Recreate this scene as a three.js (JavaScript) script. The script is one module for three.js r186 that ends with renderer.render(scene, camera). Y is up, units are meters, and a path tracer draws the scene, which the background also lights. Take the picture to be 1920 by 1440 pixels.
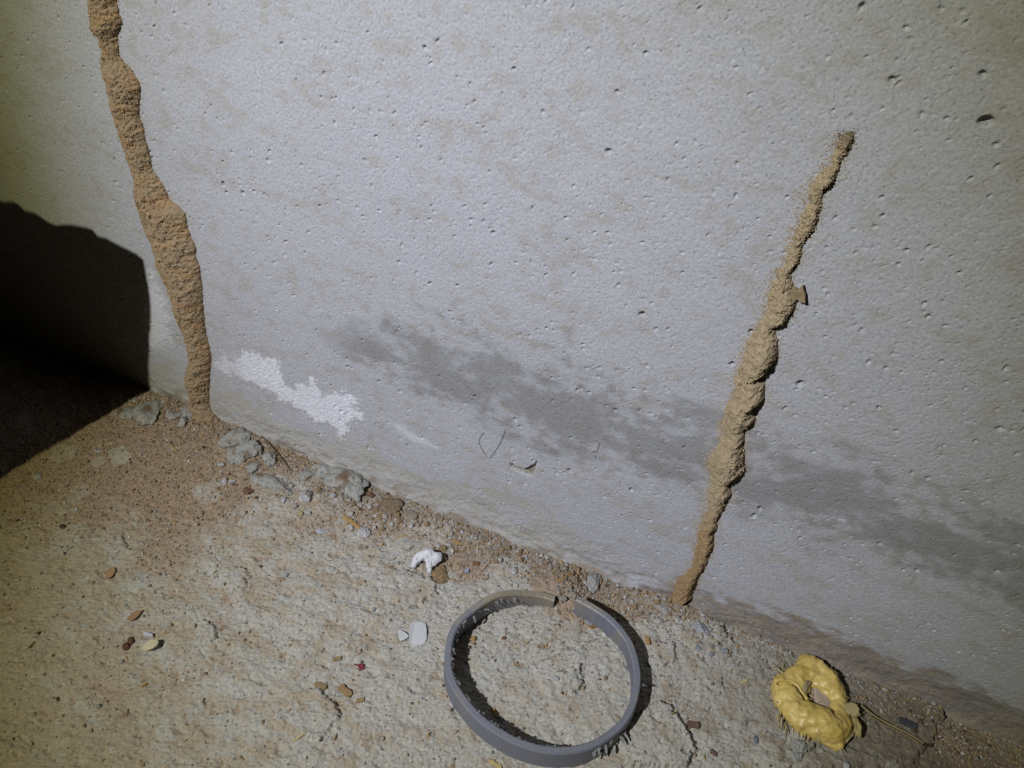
import * as THREE from 'three';
import { ConvexGeometry } from 'three/addons/geometries/ConvexGeometry.js';
import { MarchingCubes } from 'three/addons/objects/MarchingCubes.js';
import { mergeGeometries, mergeVertices } from 'three/addons/utils/BufferGeometryUtils.js';

// ---------------------------------------------------------------- camera, light, exposure
const scene = new THREE.Scene();
scene.background = new THREE.Color(0x000000);
const camera = new THREE.PerspectiveCamera(2 * Math.atan(720 / 1500) * 180 / Math.PI, 4 / 3, 0.01, 20);
const EYE = new THREE.Vector3(0, 0.36, 0.26043385);
const FWD = new THREE.Vector3(-0.27406451, -0.66191067, -0.69768396);
const UPV = new THREE.Vector3(-0.31038253, 0.74751779, -0.58726471);
camera.position.copy(EYE); camera.up.copy(UPV); camera.lookAt(EYE.clone().add(FWD)); camera.updateMatrixWorld();
const renderer = new THREE.WebGLRenderer({ antialias: true });
renderer.toneMapping = THREE.LinearToneMapping;
renderer.toneMappingExposure = 0.785;
renderer.shadowMap.enabled = true;

// one hand torch, up and to the left of the lens: a cool hot spot inside a wider, warmer spill
const LAMP = new THREE.Vector3(-0.29, 0.67, 0.57);
const AIM = new THREE.Vector3(-0.124, 0.108, 0.0);
const spill = new THREE.SpotLight(new THREE.Color(0.97, 0.93, 0.38), 2.05, 0, 0.478, 0.93, 2);
const core = new THREE.SpotLight(new THREE.Color(0.74, 0.815, 1.40), 2.55, 0, 0.36, 1.0, 2);
for (const l of [spill, core]) {
  l.position.copy(LAMP); l.target.position.copy(AIM); l.castShadow = true; l.shadow.radius = 0.32;
  l.shadow.mapSize.set(4096, 4096); l.shadow.camera.near = 0.05; l.shadow.camera.far = 2;
  scene.add(l, l.target);
}

// ---------------------------------------------------------------- helpers
const Q = 1.0;                                    // mesh fineness
function rng(seed) { let s = seed | 0; return () => { s = (s + 0x6d2b79f5) | 0; let t = Math.imul(s ^ (s >>> 15), 1 | s); t = (t + Math.imul(t ^ (t >>> 7), 61 | t)) ^ t; return ((t ^ (t >>> 14)) >>> 0) / 4294967296; }; }
const PERM = new Uint8Array(512), GX = new Float32Array(256), GY = new Float32Array(256), GZ = new Float32Array(256);
{ const r = rng(7); const p = [...Array(256).keys()];
  for (let i = 255; i > 0; i--) { const j = Math.floor(r() * (i + 1)); [p[i], p[j]] = [p[j], p[i]]; }
  for (let i = 0; i < 512; i++) PERM[i] = p[i & 255];
  for (let i = 0; i < 256; i++) { const a = r() * 6.2832, z = r() * 2 - 1, q = Math.sqrt(1 - z * z); GX[i] = Math.cos(a); GY[i] = Math.sin(a); GZ[i] = z; GX[i] *= 1; void q; } }
const clamp = (x, a = 0, b = 1) => (x < a ? a : x > b ? b : x);
const sst = (a, b, x) => { const t = clamp((x - a) / (b - a)); return t * t * (3 - 2 * t); };
const mix = (a, b, t) => a + (b - a) * t;
// gradient noise, about -1..1; w makes it repeat every w cells
function n2(x, y, w = 0) {
  let xi = Math.floor(x), yi = Math.floor(y); const fx = x - xi, fy = y - yi;
  let x1 = xi + 1, y1 = yi + 1;
  if (w) { xi = ((xi % w) + w) % w; x1 = xi + 1 === w ? 0 : xi + 1; yi = ((yi % w) + w) % w; y1 = yi + 1 === w ? 0 : yi + 1; }
  const u = fx * fx * fx * (fx * (fx * 6 - 15) + 10), v = fy * fy * fy * (fy * (fy * 6 - 15) + 10);
  const a = PERM[(xi & 255) + PERM[yi & 255]], b = PERM[(x1 & 255) + PERM[yi & 255]], c = PERM[(xi & 255) + PERM[y1 & 255]], d = PERM[(x1 & 255) + PERM[y1 & 255]];
  const p = GX[a] * fx + GY[a] * fy, q = GX[b] * (fx - 1) + GY[b] * fy, r = GX[c] * fx + GY[c] * (fy - 1), s = GX[d] * (fx - 1) + GY[d] * (fy - 1);
  return 1.5 * (p + (q - p) * u + ((r + (s - r) * u) - (p + (q - p) * u)) * v);
}
function fb(x, y, o = 4, g = 0.5) { let s = 0, a = 1, t = 0; for (let i = 0; i < o; i++) { s += a * n2(x + i * 17.3, y - i * 9.7); t += a; a *= g; x *= 2.03; y *= 2.03; } return s / t; }
function hash3(i, j, k) { return PERM[(i & 255) + PERM[(j & 255) + PERM[k & 255]]] / 127.5 - 1; }
function n3(x, y, z) {
  const i = Math.floor(x), j = Math.floor(y), k = Math.floor(z); let u = x - i, v = y - j, w = z - k;
  u = u * u * (3 - 2 * u); v = v * v * (3 - 2 * v); w = w * w * (3 - 2 * w);
  const L = (a, b, t) => a + (b - a) * t;
  return L(L(L(hash3(i, j, k), hash3(i + 1, j, k), u), L(hash3(i, j + 1, k), hash3(i + 1, j + 1, k), u), v), L(L(hash3(i, j, k + 1), hash3(i + 1, j, k + 1), u), L(hash3(i, j + 1, k + 1), hash3(i + 1, j + 1, k + 1), u), v), w);
}
function fb3(x, y, z, o = 3) { let s = 0, a = 1, t = 0; for (let i = 0; i < o; i++) { s += a * n3(x + i * 7.1, y + i * 3.3, z - i * 5.9); t += a; a *= 0.5; x *= 2.1; y *= 2.1; z *= 2.1; } return s / t; }
const lin = (r, g, b) => new THREE.Color().setRGB(r, g, b);
const css = (r, g, b) => new THREE.Color().setRGB(r / 255, g / 255, b / 255, THREE.SRGBColorSpace);

// where the line of sight of a photograph pixel meets the wall (z = d) or a level plane (y = h)
const RIGHT = new THREE.Vector3().crossVectors(FWD, UPV);
const sight = (u, v) => RIGHT.clone().multiplyScalar((u - 960) / 1500).addScaledVector(UPV, -(v - 720) / 1500).add(FWD);
function W(u, v, d = 0) { const r = sight(u, v), t = (d - EYE.z) / r.z; return EYE.clone().addScaledVector(r, t); }
function F(u, v, h = 0) { const r = sight(u, v), t = (h - EYE.y) / r.y; return EYE.clone().addScaledVector(r, t); }
const unit = (p) => p.clone().sub(EYE).dot(FWD) / 1500;       // metres per photograph pixel at a point

const used = new Map();
function numbered(name) { const n = used.get(name) ?? 0; used.set(name, n + 1); return n ? name + '_' + String(n).padStart(3, '0') : name; }
function tag(o, label, category, group, kind) { o.userData.label = label; if (category) o.userData.category = category; if (group) o.userData.group = group; if (kind) o.userData.kind = kind; return o; }
function mesh(name, geo, mat, parent = scene) { const m = new THREE.Mesh(geo, mat); m.name = parent === scene ? numbered(name) : name; m.castShadow = m.receiveShadow = true; parent.add(m); return m; }
function group(name, pos) { const g = new THREE.Group(); g.name = numbered(name); g.position.copy(pos); scene.add(g); return g; }
const ALB = 0.62;                                 // the tones below are relative; this is the overall reflectance of grey concrete
function std(o) { return new THREE.MeshStandardMaterial({ roughness: 0.95, color: new THREE.Color().setRGB(ALB, ALB, ALB), ...o }); }
const plain = (c, rough = 0.85) => std({ color: c.clone().multiplyScalar(ALB), roughness: rough });
const MV = std({ vertexColors: true });
function paint(geo, f) { const p = geo.attributes.position, c = new Float32Array(p.count * 3); for (let i = 0; i < p.count; i++) { const q = f(p.getX(i), p.getY(i), p.getZ(i), i); c[i * 3] = q.r ?? q[0]; c[i * 3 + 1] = q.g ?? q[1]; c[i * 3 + 2] = q.b ?? q[2]; } geo.setAttribute('color', new THREE.BufferAttribute(c, 3)); return geo; }

// grid lines: fine steps between lo and hi, growing steps out to a and b
function lines(a, lo, hi, b, step) {
  const out = []; const n = Math.round((hi - lo) / step);
  for (let i = 0; i <= n; i++) out.push(lo + (hi - lo) * i / n);
  for (let s = step * 1.3, x = lo; x > a;) { x -= s; s *= 1.25; if (x < a) x = a; out.unshift(x); }
  for (let s = step * 1.3, x = hi; x < b;) { x += s; s *= 1.25; if (x > b) x = b; out.push(x); }
  return out;
}
// a closed slab: front sheet P(u, v) on the two sets of grid lines, a back plane and four sides
function slab(us, vs, P, back, uvOf) {
  const nu = us.length, nv = vs.length, pos = new Float32Array((nu * nv + 4) * 3), uv = new Float32Array((nu * nv + 4) * 2), idx = [];
  for (let j = 0, k = 0; j < nv; j++) for (let i = 0; i < nu; i++, k++) { const p = P(us[i], vs[j]); pos[k * 3] = p[0]; pos[k * 3 + 1] = p[1]; pos[k * 3 + 2] = p[2]; const q = uvOf(us[i], vs[j]); uv[k * 2] = q[0]; uv[k * 2 + 1] = q[1]; }
  const index = new Uint32Array((nu - 1) * (nv - 1) * 6 + (2 * (nu - 1) + 2 * (nv - 1) + 4 + 2) * 3); let t = 0;
  const tri = (a, b, c) => { index[t++] = a; index[t++] = b; index[t++] = c; };
  for (let j = 0; j < nv - 1; j++) for (let i = 0; i < nu - 1; i++) { const a = j * nu + i, b = a + 1, c = a + nu, d = c + 1; tri(a, b, d); tri(a, d, c); }
  const B = nu * nv; [[us[0], vs[0]], [us[nu - 1], vs[0]], [us[nu - 1], vs[nv - 1]], [us[0], vs[nv - 1]]].forEach(([u, v], i) => { const p = back(u, v); pos.set(p, (B + i) * 3); uv.set(uvOf(u, v), (B + i) * 2); });
  for (let i = 0; i < nu - 1; i++) { tri(B, i + 1, i); const r = (nv - 1) * nu; tri(B + 3, r + i, r + i + 1); }
  tri(B, B + 1, nu - 1); tri(B + 3, B + 2, (nv - 1) * nu + nu - 1);
  tri(B + 2, B + 3, (nv - 1) * nu + nu - 1);
  for (let j = 0; j < nv - 1; j++) { tri(B + 3, j * nu, (j + 1) * nu); tri(B + 1, (j + 1) * nu + nu - 1, j * nu + nu - 1); }
  tri(B, B + 3, B + 1); tri(B + 1, B + 3, B + 2);
  const g = new THREE.BufferGeometry();
  g.setAttribute('position', new THREE.BufferAttribute(pos, 3)); g.setAttribute('uv', new THREE.BufferAttribute(uv, 2)); g.setIndex(new THREE.BufferAttribute(index.slice(0, t), 1));
  g.computeVertexNormals(); return g;
}
function texture(w, h, f, srgb = true) {
  const d = new Uint8Array(w * h * 4), toS = (x) => (x <= 0.0031308 ? 12.92 * x : 1.055 * Math.pow(x, 1 / 2.4) - 0.055);
  const LUT = new Uint8Array(4097); for (let i = 0; i <= 4096; i++) LUT[i] = Math.round(255 * toS(i / 4096));
  for (let y = 0, k = 0; y < h; y++) for (let x = 0; x < w; x++, k += 4) { const c = f(x, y); for (let q = 0; q < 3; q++) { const v = clamp(c[q]); d[k + q] = srgb ? LUT[Math.round(v * 4096)] : Math.round(v * 255); } d[k + 3] = 255; }
  const t = new THREE.DataTexture(d, w, h); t.magFilter = THREE.LinearFilter; t.minFilter = THREE.LinearMipmapLinearFilter; t.generateMipmaps = true;
  t.wrapS = t.wrapT = THREE.MirroredRepeatWrapping; if (srgb) t.colorSpace = THREE.SRGBColorSpace; t.needsUpdate = true; return t;
}
function segDist(px, py, pts) {                  // distance to a polyline, and where along it (0..1)
  let best = 1e9, at = 0; const n = pts.length - 1;
  for (let i = 0; i < n; i++) { const [ax, ay] = pts[i], [bx, by] = pts[i + 1], dx = bx - ax, dy = by - ay, t = clamp(((px - ax) * dx + (py - ay) * dy) / (dx * dx + dy * dy)), d = Math.hypot(px - ax - dx * t, py - ay - dy * t); if (d < best) { best = d; at = (i + t) / n; } }
  return [best, at];
}
function polyDist(px, py, pts) {                 // signed distance to a closed outline, positive inside
  const d = segDist(px, py, [...pts, pts[0]])[0]; let inside = false;
  for (let i = 0, j = pts.length - 1; i < pts.length; j = i++) { const [xi, yi] = pts[i], [xj, yj] = pts[j]; if ((yi > py) !== (yj > py) && px < (xj - xi) * (py - yi) / (yj - yi) + xi) inside = !inside; }
  return inside ? d : -d;
}
function ragged(list, per, amp, seed) {           // an outline with torn edges: more points, each a little off
  const r = rng(seed), out = []; list.forEach(([u, v], i) => { const [a, b] = list[(i + 1) % list.length]; for (let k = 0; k < per; k++) out.push([mix(u, a, k / per) + (r() - 0.5) * amp * (k ? 2 : 1), mix(v, b, k / per) + (r() - 0.5) * amp * (k ? 2 : 1)]); }); return out; }
const onWall = (list) => list.map(([u, v]) => { const p = W(u, v); return [p.x, p.y]; });
const onFloor = (list) => list.map(([u, v]) => { const p = F(u, v); return [p.x, p.z]; });

// ---------------------------------------------------------------- the wall
// pits and chipped air holes: photograph pixel, radius in pixels, stretch
const PITS = [[748, 492, 5], [921, 495, 4], [1151, 510, 3], [1205, 455, 4], [857, 145, 4], [745, 296, 3], [711, 395, 4], [1075, 350, 4], [924, 437, 6], [1017, 210, 4], [689, 60, 4], [795, 90, 6], [1140, 285, 8], [1203, 589, 7], [1157, 173, 5],
  [1230, 617, 5], [1253, 617, 4], [1222, 569, 4], [973, 629, 4], [992, 630, 4], [994, 629, 3], [1025, 615, 3], [850, 600, 3], [871, 757, 4], [750, 734, 4], [1034, 709, 4], [1154, 769, 5], [1409, 622, 8], [1372, 683, 7], [1500, 720, 10], [1799, 511, 5], [1740, 593, 5],
  [1849, 228, 16], [1867, 272, 8], [1728, 214, 6], [1673, 150, 9], [1616, 12, 9], [1551, 107, 5], [1406, 176, 4], [1843, 140, 9], [1786, 128, 4], [1870, 312, 6], [1653, 370, 5], [1856, 370, 5], [1418, 345, 3], [1468, 193, 3], [1625, 106, 4], [1489, 80, 3], [1396, 249, 3], [1328, 440, 4], [1470, 473, 4],
  [418, 345, 6], [424, 361, 5], [456, 362, 6], [503, 301, 5], [396, 198, 3], [289, 50, 4], [628, 230, 4], [325, 234, 3], [633, 376, 3], [375, 412, 3], [547, 434, 3], [605, 450, 3], [75, 370, 3], [1069, 883, 7], [955, 903, 4], [1184, 918, 6], [990, 840, 3], [966, 787, 5], [1000, 864, 4], [1116, 850, 5],
  [1740, 897, 6], [1415, 968, 8], [1425, 954, 6], [1680, 808, 5], [1648, 765, 5], [1600, 757, 4], [1585, 765, 4], [1770, 835, 4], [1875, 805, 9], [1690, 697, 4], [1810, 697, 3], [1548, 793, 3], [1500, 837, 3], [765, 837, 5], [705, 795, 3], [1022, 500, 3], [1280, 511, 4], [1344, 300, 3], [1450, 250, 3], [1600, 430, 4], [1700, 470, 5], [1650, 1020, 5], [1720, 1070, 6], [1790, 1040, 4], [1500, 1010, 5], [1880, 1180, 5], [1870, 1070, 6], [1694, 1069, 4], [1560, 1085, 4],
  [640, 772, 5], [637, 790, 3], [600, 815, 5], [557, 835, 5], [507, 775, 4], [545, 816, 3], [690, 840, 4], [975, 800, 4], [850, 770, 3], [1200, 770, 4], [1220, 776, 4], [1120, 690, 3], [1260, 650, 3]];
const pitCells = new Map(), PC = 0.006;
function addPit(x, y, r, e, a, depth) { const p = { x, y, r, e, c: Math.cos(a), s: Math.sin(a), depth }; const R = r * Math.max(e, 1) * 1.4; for (let i = Math.floor((x - R) / PC); i <= Math.floor((x + R) / PC); i++) for (let j = Math.floor((y - R) / PC); j <= Math.floor((y + R) / PC); j++) { const k = i * 10007 + j; if (!pitCells.has(k)) pitCells.set(k, []); pitCells.get(k).push(p); } }
{ const r = rng(21);
  for (const [u, v, rad] of PITS) { const p = W(u, v); addPit(p.x, p.y, rad * unit(p) * 0.52, 1 + r() * 0.7, r() * 3.14, rad * unit(p) * (0.9 + r() * 0.7)); }
  for (let i = 0; i < 11000; i++) { const x = mix(-0.5, 0.22, r()), y = mix(0.004, 0.36, r()); if (n2(x / 0.07, y / 0.04) < r() * 1.1 - 0.8) continue; const s = 0.00021 + 0.0003 * r() ** 5; addPit(x, y, s, 1 + r() * 1.4, r() * 3.14, s * (1.4 + 1.2 * r())); } }
function pitDepth(x, y) {
  const l = pitCells.get(Math.floor(x / PC) * 10007 + Math.floor(y / PC)); let d = 0; if (!l) return 0;
  for (const p of l) { const dx = x - p.x, dy = y - p.y, a = (dx * p.c + dy * p.s) / (p.r * p.e), b = (dy * p.c - dx * p.s) / p.r, q = a * a + b * b; if (q < 1.7) { const t = q < 0.55 ? 1 : 1 - (q - 0.55) / 1.15; d = Math.max(d, p.depth * t * (0.7 + 0.3 * (1 - q / 1.7))); } }
  return d;
}
const SALT = onWall([[402, 690], [415, 672], [440, 668], [470, 655], [500, 668], [522, 674], [530, 704], [541, 722], [549, 728], [566, 716], [585, 710], [600, 726], [612, 738], [650, 732], [668, 748], [673, 770], [690, 795], [664, 785], [655, 800], [648, 822], [636, 822], [625, 800], [604, 795], [590, 790], [570, 776], [548, 762], [520, 748], [500, 735], [478, 722], [450, 712], [420, 702]]);
const SALT2 = onWall([[284, 505], [300, 535], [318, 585], [322, 640], [300, 655], [275, 650], [270, 560]]);
const SALT3 = onWall([[714, 782], [745, 790], [790, 815], [820, 840], [780, 835], [735, 806]]);
const DAMP = onWall([[600, 630], [800, 690], [940, 740], [1080, 800], [1220, 835], [1360, 880], [1480, 920], [1600, 965], [1740, 1010], [1960, 1075]]);
const DAMPW = [14, 30, 34, 34, 32, 30, 30, 30, 30, 28].map((x) => x / 1000);
const SCAR = onWall([[957, 866], [968, 876], [985, 880], [1000, 873], [1006, 866], [1003, 880], [997, 892], [988, 890], [970, 882], [958, 876]]);
const BASE = onWall([[420, 790], [470, 812], [560, 850], [640, 870]]);
const footStain = (x, y) => { // brown soil splashed up the foot of the wall; how high it reaches, metres
  const r = sst(-0.06, 0.06, x); return 0.0045 + r * 0.022 + 0.006 * sst(-0.30, -0.33, x); };
function wallRelief(x, y) {
  let h = 0.0009 * fb(x / 0.09, y / 0.09, 3) + 0.0001 * fb(x / 0.0052, y / 0.0052, 2);
  const g = n2(x / 0.0017, y / 0.0017), g2 = n2(x / 0.00105 + 9, y / 0.00105);
  h += 0.00006 * g + 0.00006 * g2 - 0.0003 * sst(0.5, 0.85, n2(x / 0.0013 + 40, y / 0.0018));
  const low = sst(0.035, 0.004, y); h += low * (0.0016 * fb(x / 0.018, y / 0.012, 4) + 0.0004 * fb(x / 0.004, y / 0.004, 2));
  h += 0.0032 * Math.exp(-Math.max(y, 0) / 0.005) * (0.8 + 0.5 * n2(x / 0.03, 3.3));
  const s = polyDist(x, y, SALT); if (s > -0.004) h += 0.0003 * sst(-0.001, 0.0016, s + 0.005 * fb(x / 0.006, y / 0.006, 3)) * (0.6 + 0.6 * n2(x / 0.0014, y / 0.0014));
  const c = polyDist(x, y, SCAR); if (c > -0.003) h -= 0.0022 * sst(-0.0006, 0.0007, c + 0.0006 * n2(x / 0.001, y / 0.001));
  return h - pitDepth(x, y);
}
const WR = { x0: -0.46, x1: 0.22, y0: -0.012, y1: 0.328 };
const wallMap = texture(2048, 1024, (i, j) => {
  const x = mix(WR.x0, WR.x1, (i + 0.5) / 2048), y = mix(WR.y0, WR.y1, (j + 0.5) / 1024);
  const f1 = fb(x / 0.034 + 3, y / 0.017, 4), f2 = fb(x / 0.0075, y / 0.006 + 5, 3), f3 = n2(x / 0.0011, y / 0.0011), f4 = n2(x / 0.0006 + 7, y / 0.0006);
  let r = 0.50, g = 0.5, b = 0.525;
  const worn = sst(-0.12, 0.55, f1 * 0.7 + f2 * 1.0 + 0.14 * f3 - 0.02) * 0.68;          // laitance worn off: sandy olive patches
  r = mix(r, 0.405, worn); g = mix(g, 0.382, worn); b = mix(b, 0.34, worn);
  const [dd, at] = segDist(x, y, DAMP), k = at * 9, w = mix(DAMPW[Math.floor(k)], DAMPW[Math.min(9, Math.floor(k) + 1)], k % 1);
  const ly = DAMP.reduce((a, q, n) => (n && x > DAMP[n - 1][0] && x <= q[0] ? mix(DAMP[n - 1][1], q[1], (x - DAMP[n - 1][0]) / (q[0] - DAMP[n - 1][0])) : a), -1), w2 = y > ly ? w * 1.35 : w, e = (w2 - dd) / w2 + 0.85 * fb(x / 0.03 + 8, y / 0.014, 4) + 0.6 * f2 + 0.15 * f3;
  const damp = (0.56 * sst(0.0, 1.1, e) + 0.16 * sst(0.45, 0.7, e)) * sst(-0.02, 0.06, at);
  r = mix(r, 0.225, damp); g = mix(g, 0.222, damp); b = mix(b, 0.21, damp);
  if (y < 0.06) { const tan = sst(0.0, 0.5, fb(x / 0.04 + 20, y / 0.02, 3) + (0.036 - y) / 0.03 + 0.4 * f2) * 0.5 * sst(0.0, -0.1, x); r = mix(r, 0.46, tan); g = mix(g, 0.425, tan); b = mix(b, 0.33, tan); }
  const foot = sst(-0.25, 0.6, (footStain(x, y) - y) / 0.012 + 1.1 * fb(x / 0.016 + 31, y / 0.006, 4) + 0.7 * f2 + 0.25 * f3) * 0.75;
  const red = clamp(0.5 + 0.8 * fb(x / 0.03, y / 0.01 + 50, 3) + 0.6 * f2 + 0.2 * f3);
  r = mix(r, mix(0.155, 0.30, red), foot); g = mix(g, mix(0.115, 0.235, red), foot); b = mix(b, mix(0.085, 0.15, red), foot);
  const f6 = fb(x / 0.0032 + 60, y / 0.0028, 3); let s = sst(-0.0016, 0.002, polyDist(x, y, SALT) - 0.001 + 0.007 * f2 + 0.006 * f6 + 0.0016 * f3) * (0.62 + 0.38 * sst(-0.28, -0.262, x + 0.02 * f1)) * (1 - 0.55 * sst(0.2, 0.55, f6 + 0.3 * f3));
  s = Math.max(s, 0.65 * sst(-0.003, 0.005, polyDist(x, y, SALT2) + 0.008 * f2 + 0.002 * f3), 0.5 * sst(-0.002, 0.005, polyDist(x, y, SALT3) + 0.006 * f2));
  r = mix(r, 0.80, s); g = mix(g, 0.80, s); b = mix(b, 0.85, s);
  const c = sst(-0.0003, 0.0006, polyDist(x, y, SCAR)); r = mix(r, 0.27, c); g = mix(g, 0.25, c); b = mix(b, 0.18, c);
  const f5 = n2(x / 0.00085 + 31, y / 0.00085 + 7), m = 1 + 0.15 * f3 + 0.13 * f4 + 0.08 * f2 - 0.4 * sst(0.5, 0.72, f5) + (f4 > 0.9 && f3 > 0.1 ? 0.55 : 0);   // sand grains in the cement; dark specks paint the shade inside tiny pits
  return [r * m, g * m, b * m];
});
const BT = 0.12;
const bumpTile = texture(1024, 1024, (i, j) => { const x = i / 1024, y = j / 1024; const v = 0.5 + 0.2 * n2(x * 96, y * 96, 96) + 0.16 * n2(x * 190, y * 190, 190) + 0.1 * n2(x * 380, y * 380, 380); return [v, v, v]; }, false);
bumpTile.wrapS = bumpTile.wrapT = THREE.RepeatWrapping; bumpTile.repeat.set((WR.x1 - WR.x0) / BT, (WR.y1 - WR.y0) / BT);
const wallMat = std({ map: wallMap, bumpMap: bumpTile, bumpScale: 0.00018, roughness: 0.93 });
{ const step = 0.00047 / Q;
  const g = slab(lines(-1.1, -0.45, 0.2, 0.9, step), lines(-0.03, -0.008, 0.318, 0.95, step), (x, y) => [x, y, wallRelief(x, y)], (x, y) => [x, y, -0.12], (x, y) => [(x - WR.x0) / (WR.x1 - WR.x0), (y - WR.y0) / (WR.y1 - WR.y0)]);
  const m = mesh('wall_back', g, wallMat); m.userData.kind = 'structure'; m.userData.label = 'pitted grey concrete wall with damp stains and white salt bloom'; }

// ---------------------------------------------------------------- the floor
const PATCH = [[226, 862, 26], [190, 870, 16], [120, 850, 24], [395, 925, 30], [505, 905, 30]].map(([u, v, r]) => { const p = F(u, v); return [p.x, p.z, r * unit(p)]; });
const MOUND = F(330, 815), MOUND2 = F(1272, 1125), MOUND3 = F(1056, 1110);
const LEDGE = onFloor([[1250, 1140], [1300, 1165], [1352, 1172], [1400, 1178], [1462, 1196], [1478, 1228], [1545, 1236], [1620, 1262], [1690, 1290], [1752, 1306], [1766, 1350], [1740, 1400], [1700, 1440], [1100, 1460], [1000, 1250]]);
const FLAKES = [[0.0022, [[1035, 1275], [1060, 1258], [1083, 1255], [1092, 1275], [1085, 1297], [1078, 1306], [1050, 1302]]], [0.0024, [[1230, 1318], [1252, 1330], [1275, 1360], [1295, 1393], [1301, 1410], [1292, 1425], [1286, 1440], [1180, 1440], [1150, 1385]]], [0.0016, [[1215, 1208], [1262, 1212], [1266, 1240], [1240, 1256], [1212, 1250]]],
  [0.0019, [[372, 1165], [393, 1166], [403, 1180], [405, 1196], [392, 1206], [372, 1200]]], [0.002, [[1300, 1165], [1340, 1160], [1356, 1170], [1354, 1190], [1366, 1208], [1340, 1214], [1310, 1200]]], [0.002, [[1700, 1290], [1752, 1306], [1764, 1332], [1762, 1352], [1720, 1360], [1650, 1330]]], [0.0018, [[700, 1085], [760, 1070], [810, 1085], [822, 1110], [790, 1130], [720, 1125]]],
  [0.0016, [[548, 1300], [600, 1290], [640, 1340], [600, 1390], [540, 1370]]], [0.0014, [[150, 1010], [230, 1000], [240, 1030], [190, 1060], [140, 1050]]], [0.0014, [[410, 1075], [450, 1060], [470, 1080], [455, 1110], [415, 1105]]], [0.002, [[1480, 1345], [1520, 1368], [1545, 1395], [1500, 1420], [1450, 1400]]]]
  .map(([h, l]) => { const p = onFloor(l), xs = p.map((q) => q[0]), zs = p.map((q) => q[1]), m = 0.004; return { h, p, x0: Math.min(...xs) - m, x1: Math.max(...xs) + m, z0: Math.min(...zs) - m, z1: Math.max(...zs) + m }; });
function floorAt(x, z) {
  const f1 = fb(x / 0.06, z / 0.06, 4), f2 = fb(x / 0.014 + 4, z / 0.014, 3), f3 = fb(x / 0.0042, z / 0.0042 + 9, 3), f4 = n2(x / 0.0015, z / 0.0015);
  let c = 0.0022 * f1 + 0.0014 * f2 + 0.0007 * f3 + 0.0004 * f4 + 0.0003 * n2(x / 0.0009, z / 0.0009 + 70) - 0.0011 * sst(0.5, 0.8, n2(x / 0.0022 + 5, z / 0.0022)) - 0.0011 * sst(0.25, 0.6, fb(x / 0.009 + 60, z / 0.007, 2));
  const ledge = sst(-0.0015, 0.0012, polyDist(x, z, LEDGE) + 0.002 * f3);
  c += 0.0026 * ledge;
  let chip = 0; for (const [px, pz, r] of PATCH) { const q = ((x - px) ** 2 + ((z - pz) * 1.15) ** 2) / (r * r); if (q < 2.5) chip = Math.max(chip, sst(1.5, 0.6, q + 1.3 * f2 + 0.5 * f3)); }
  const d1 = Math.hypot(x - MOUND.x, (z - MOUND.z) * 1.1) / 0.06, d2 = Math.hypot((x - MOUND2.x) * 0.8, z - MOUND2.z) / 0.016;
  const strip = Math.exp(-((z / 0.021) ** 2)) * (0.75 + 0.5 * n2(x / 0.04, 1.7));
  const d3 = Math.hypot((x - MOUND3.x) * 0.7, z - MOUND3.z) / 0.010;
  let s = -0.0013 + 0.0085 * Math.exp(-d3 * d3) + 0.0013 * fb(x / 0.033 + 12, z / 0.03, 3) + 0.0008 * f2 + 0.0055 * Math.exp(-d1 * d1) + 0.006 * Math.exp(-d2 * d2) + 0.0026 * strip + 0.0006 * sst(-0.22, -0.34, x) - 0.0016 * sst(0.03, 0.10, x) * sst(0.02, 0.035, z);
  s += 0.00075 * fb(x / 0.0034, z / 0.0034 + 3, 3) + 0.0003 * n2(x / 0.00095, z / 0.00095) + 0.0005 * sst(0.3, 0.7, n2(x / 0.0021, z / 0.0021 + 40));
  c += chip * (0.0004 + Math.max(0, s - c) * 1.0);
  for (const k of FLAKES) if (x > k.x0 && x < k.x1 && z > k.z0 && z < k.z1) c += k.h * sst(-0.0005, 0.0006, polyDist(x, z, k.p) + 0.0016 * f3 + 0.0008 * f4);
  const edge = 0.0006 + 0.0006 * Math.abs(f2);
  const m = sst(-edge, edge, s - c + 0.0004 * f3);
  return { h: Math.max(s, c), m, f1, f2, f3, f4, strip, ledge };
}
const FR = { x0: -0.46, x1: 0.24, z0: -0.01, z1: 0.24 };
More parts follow.
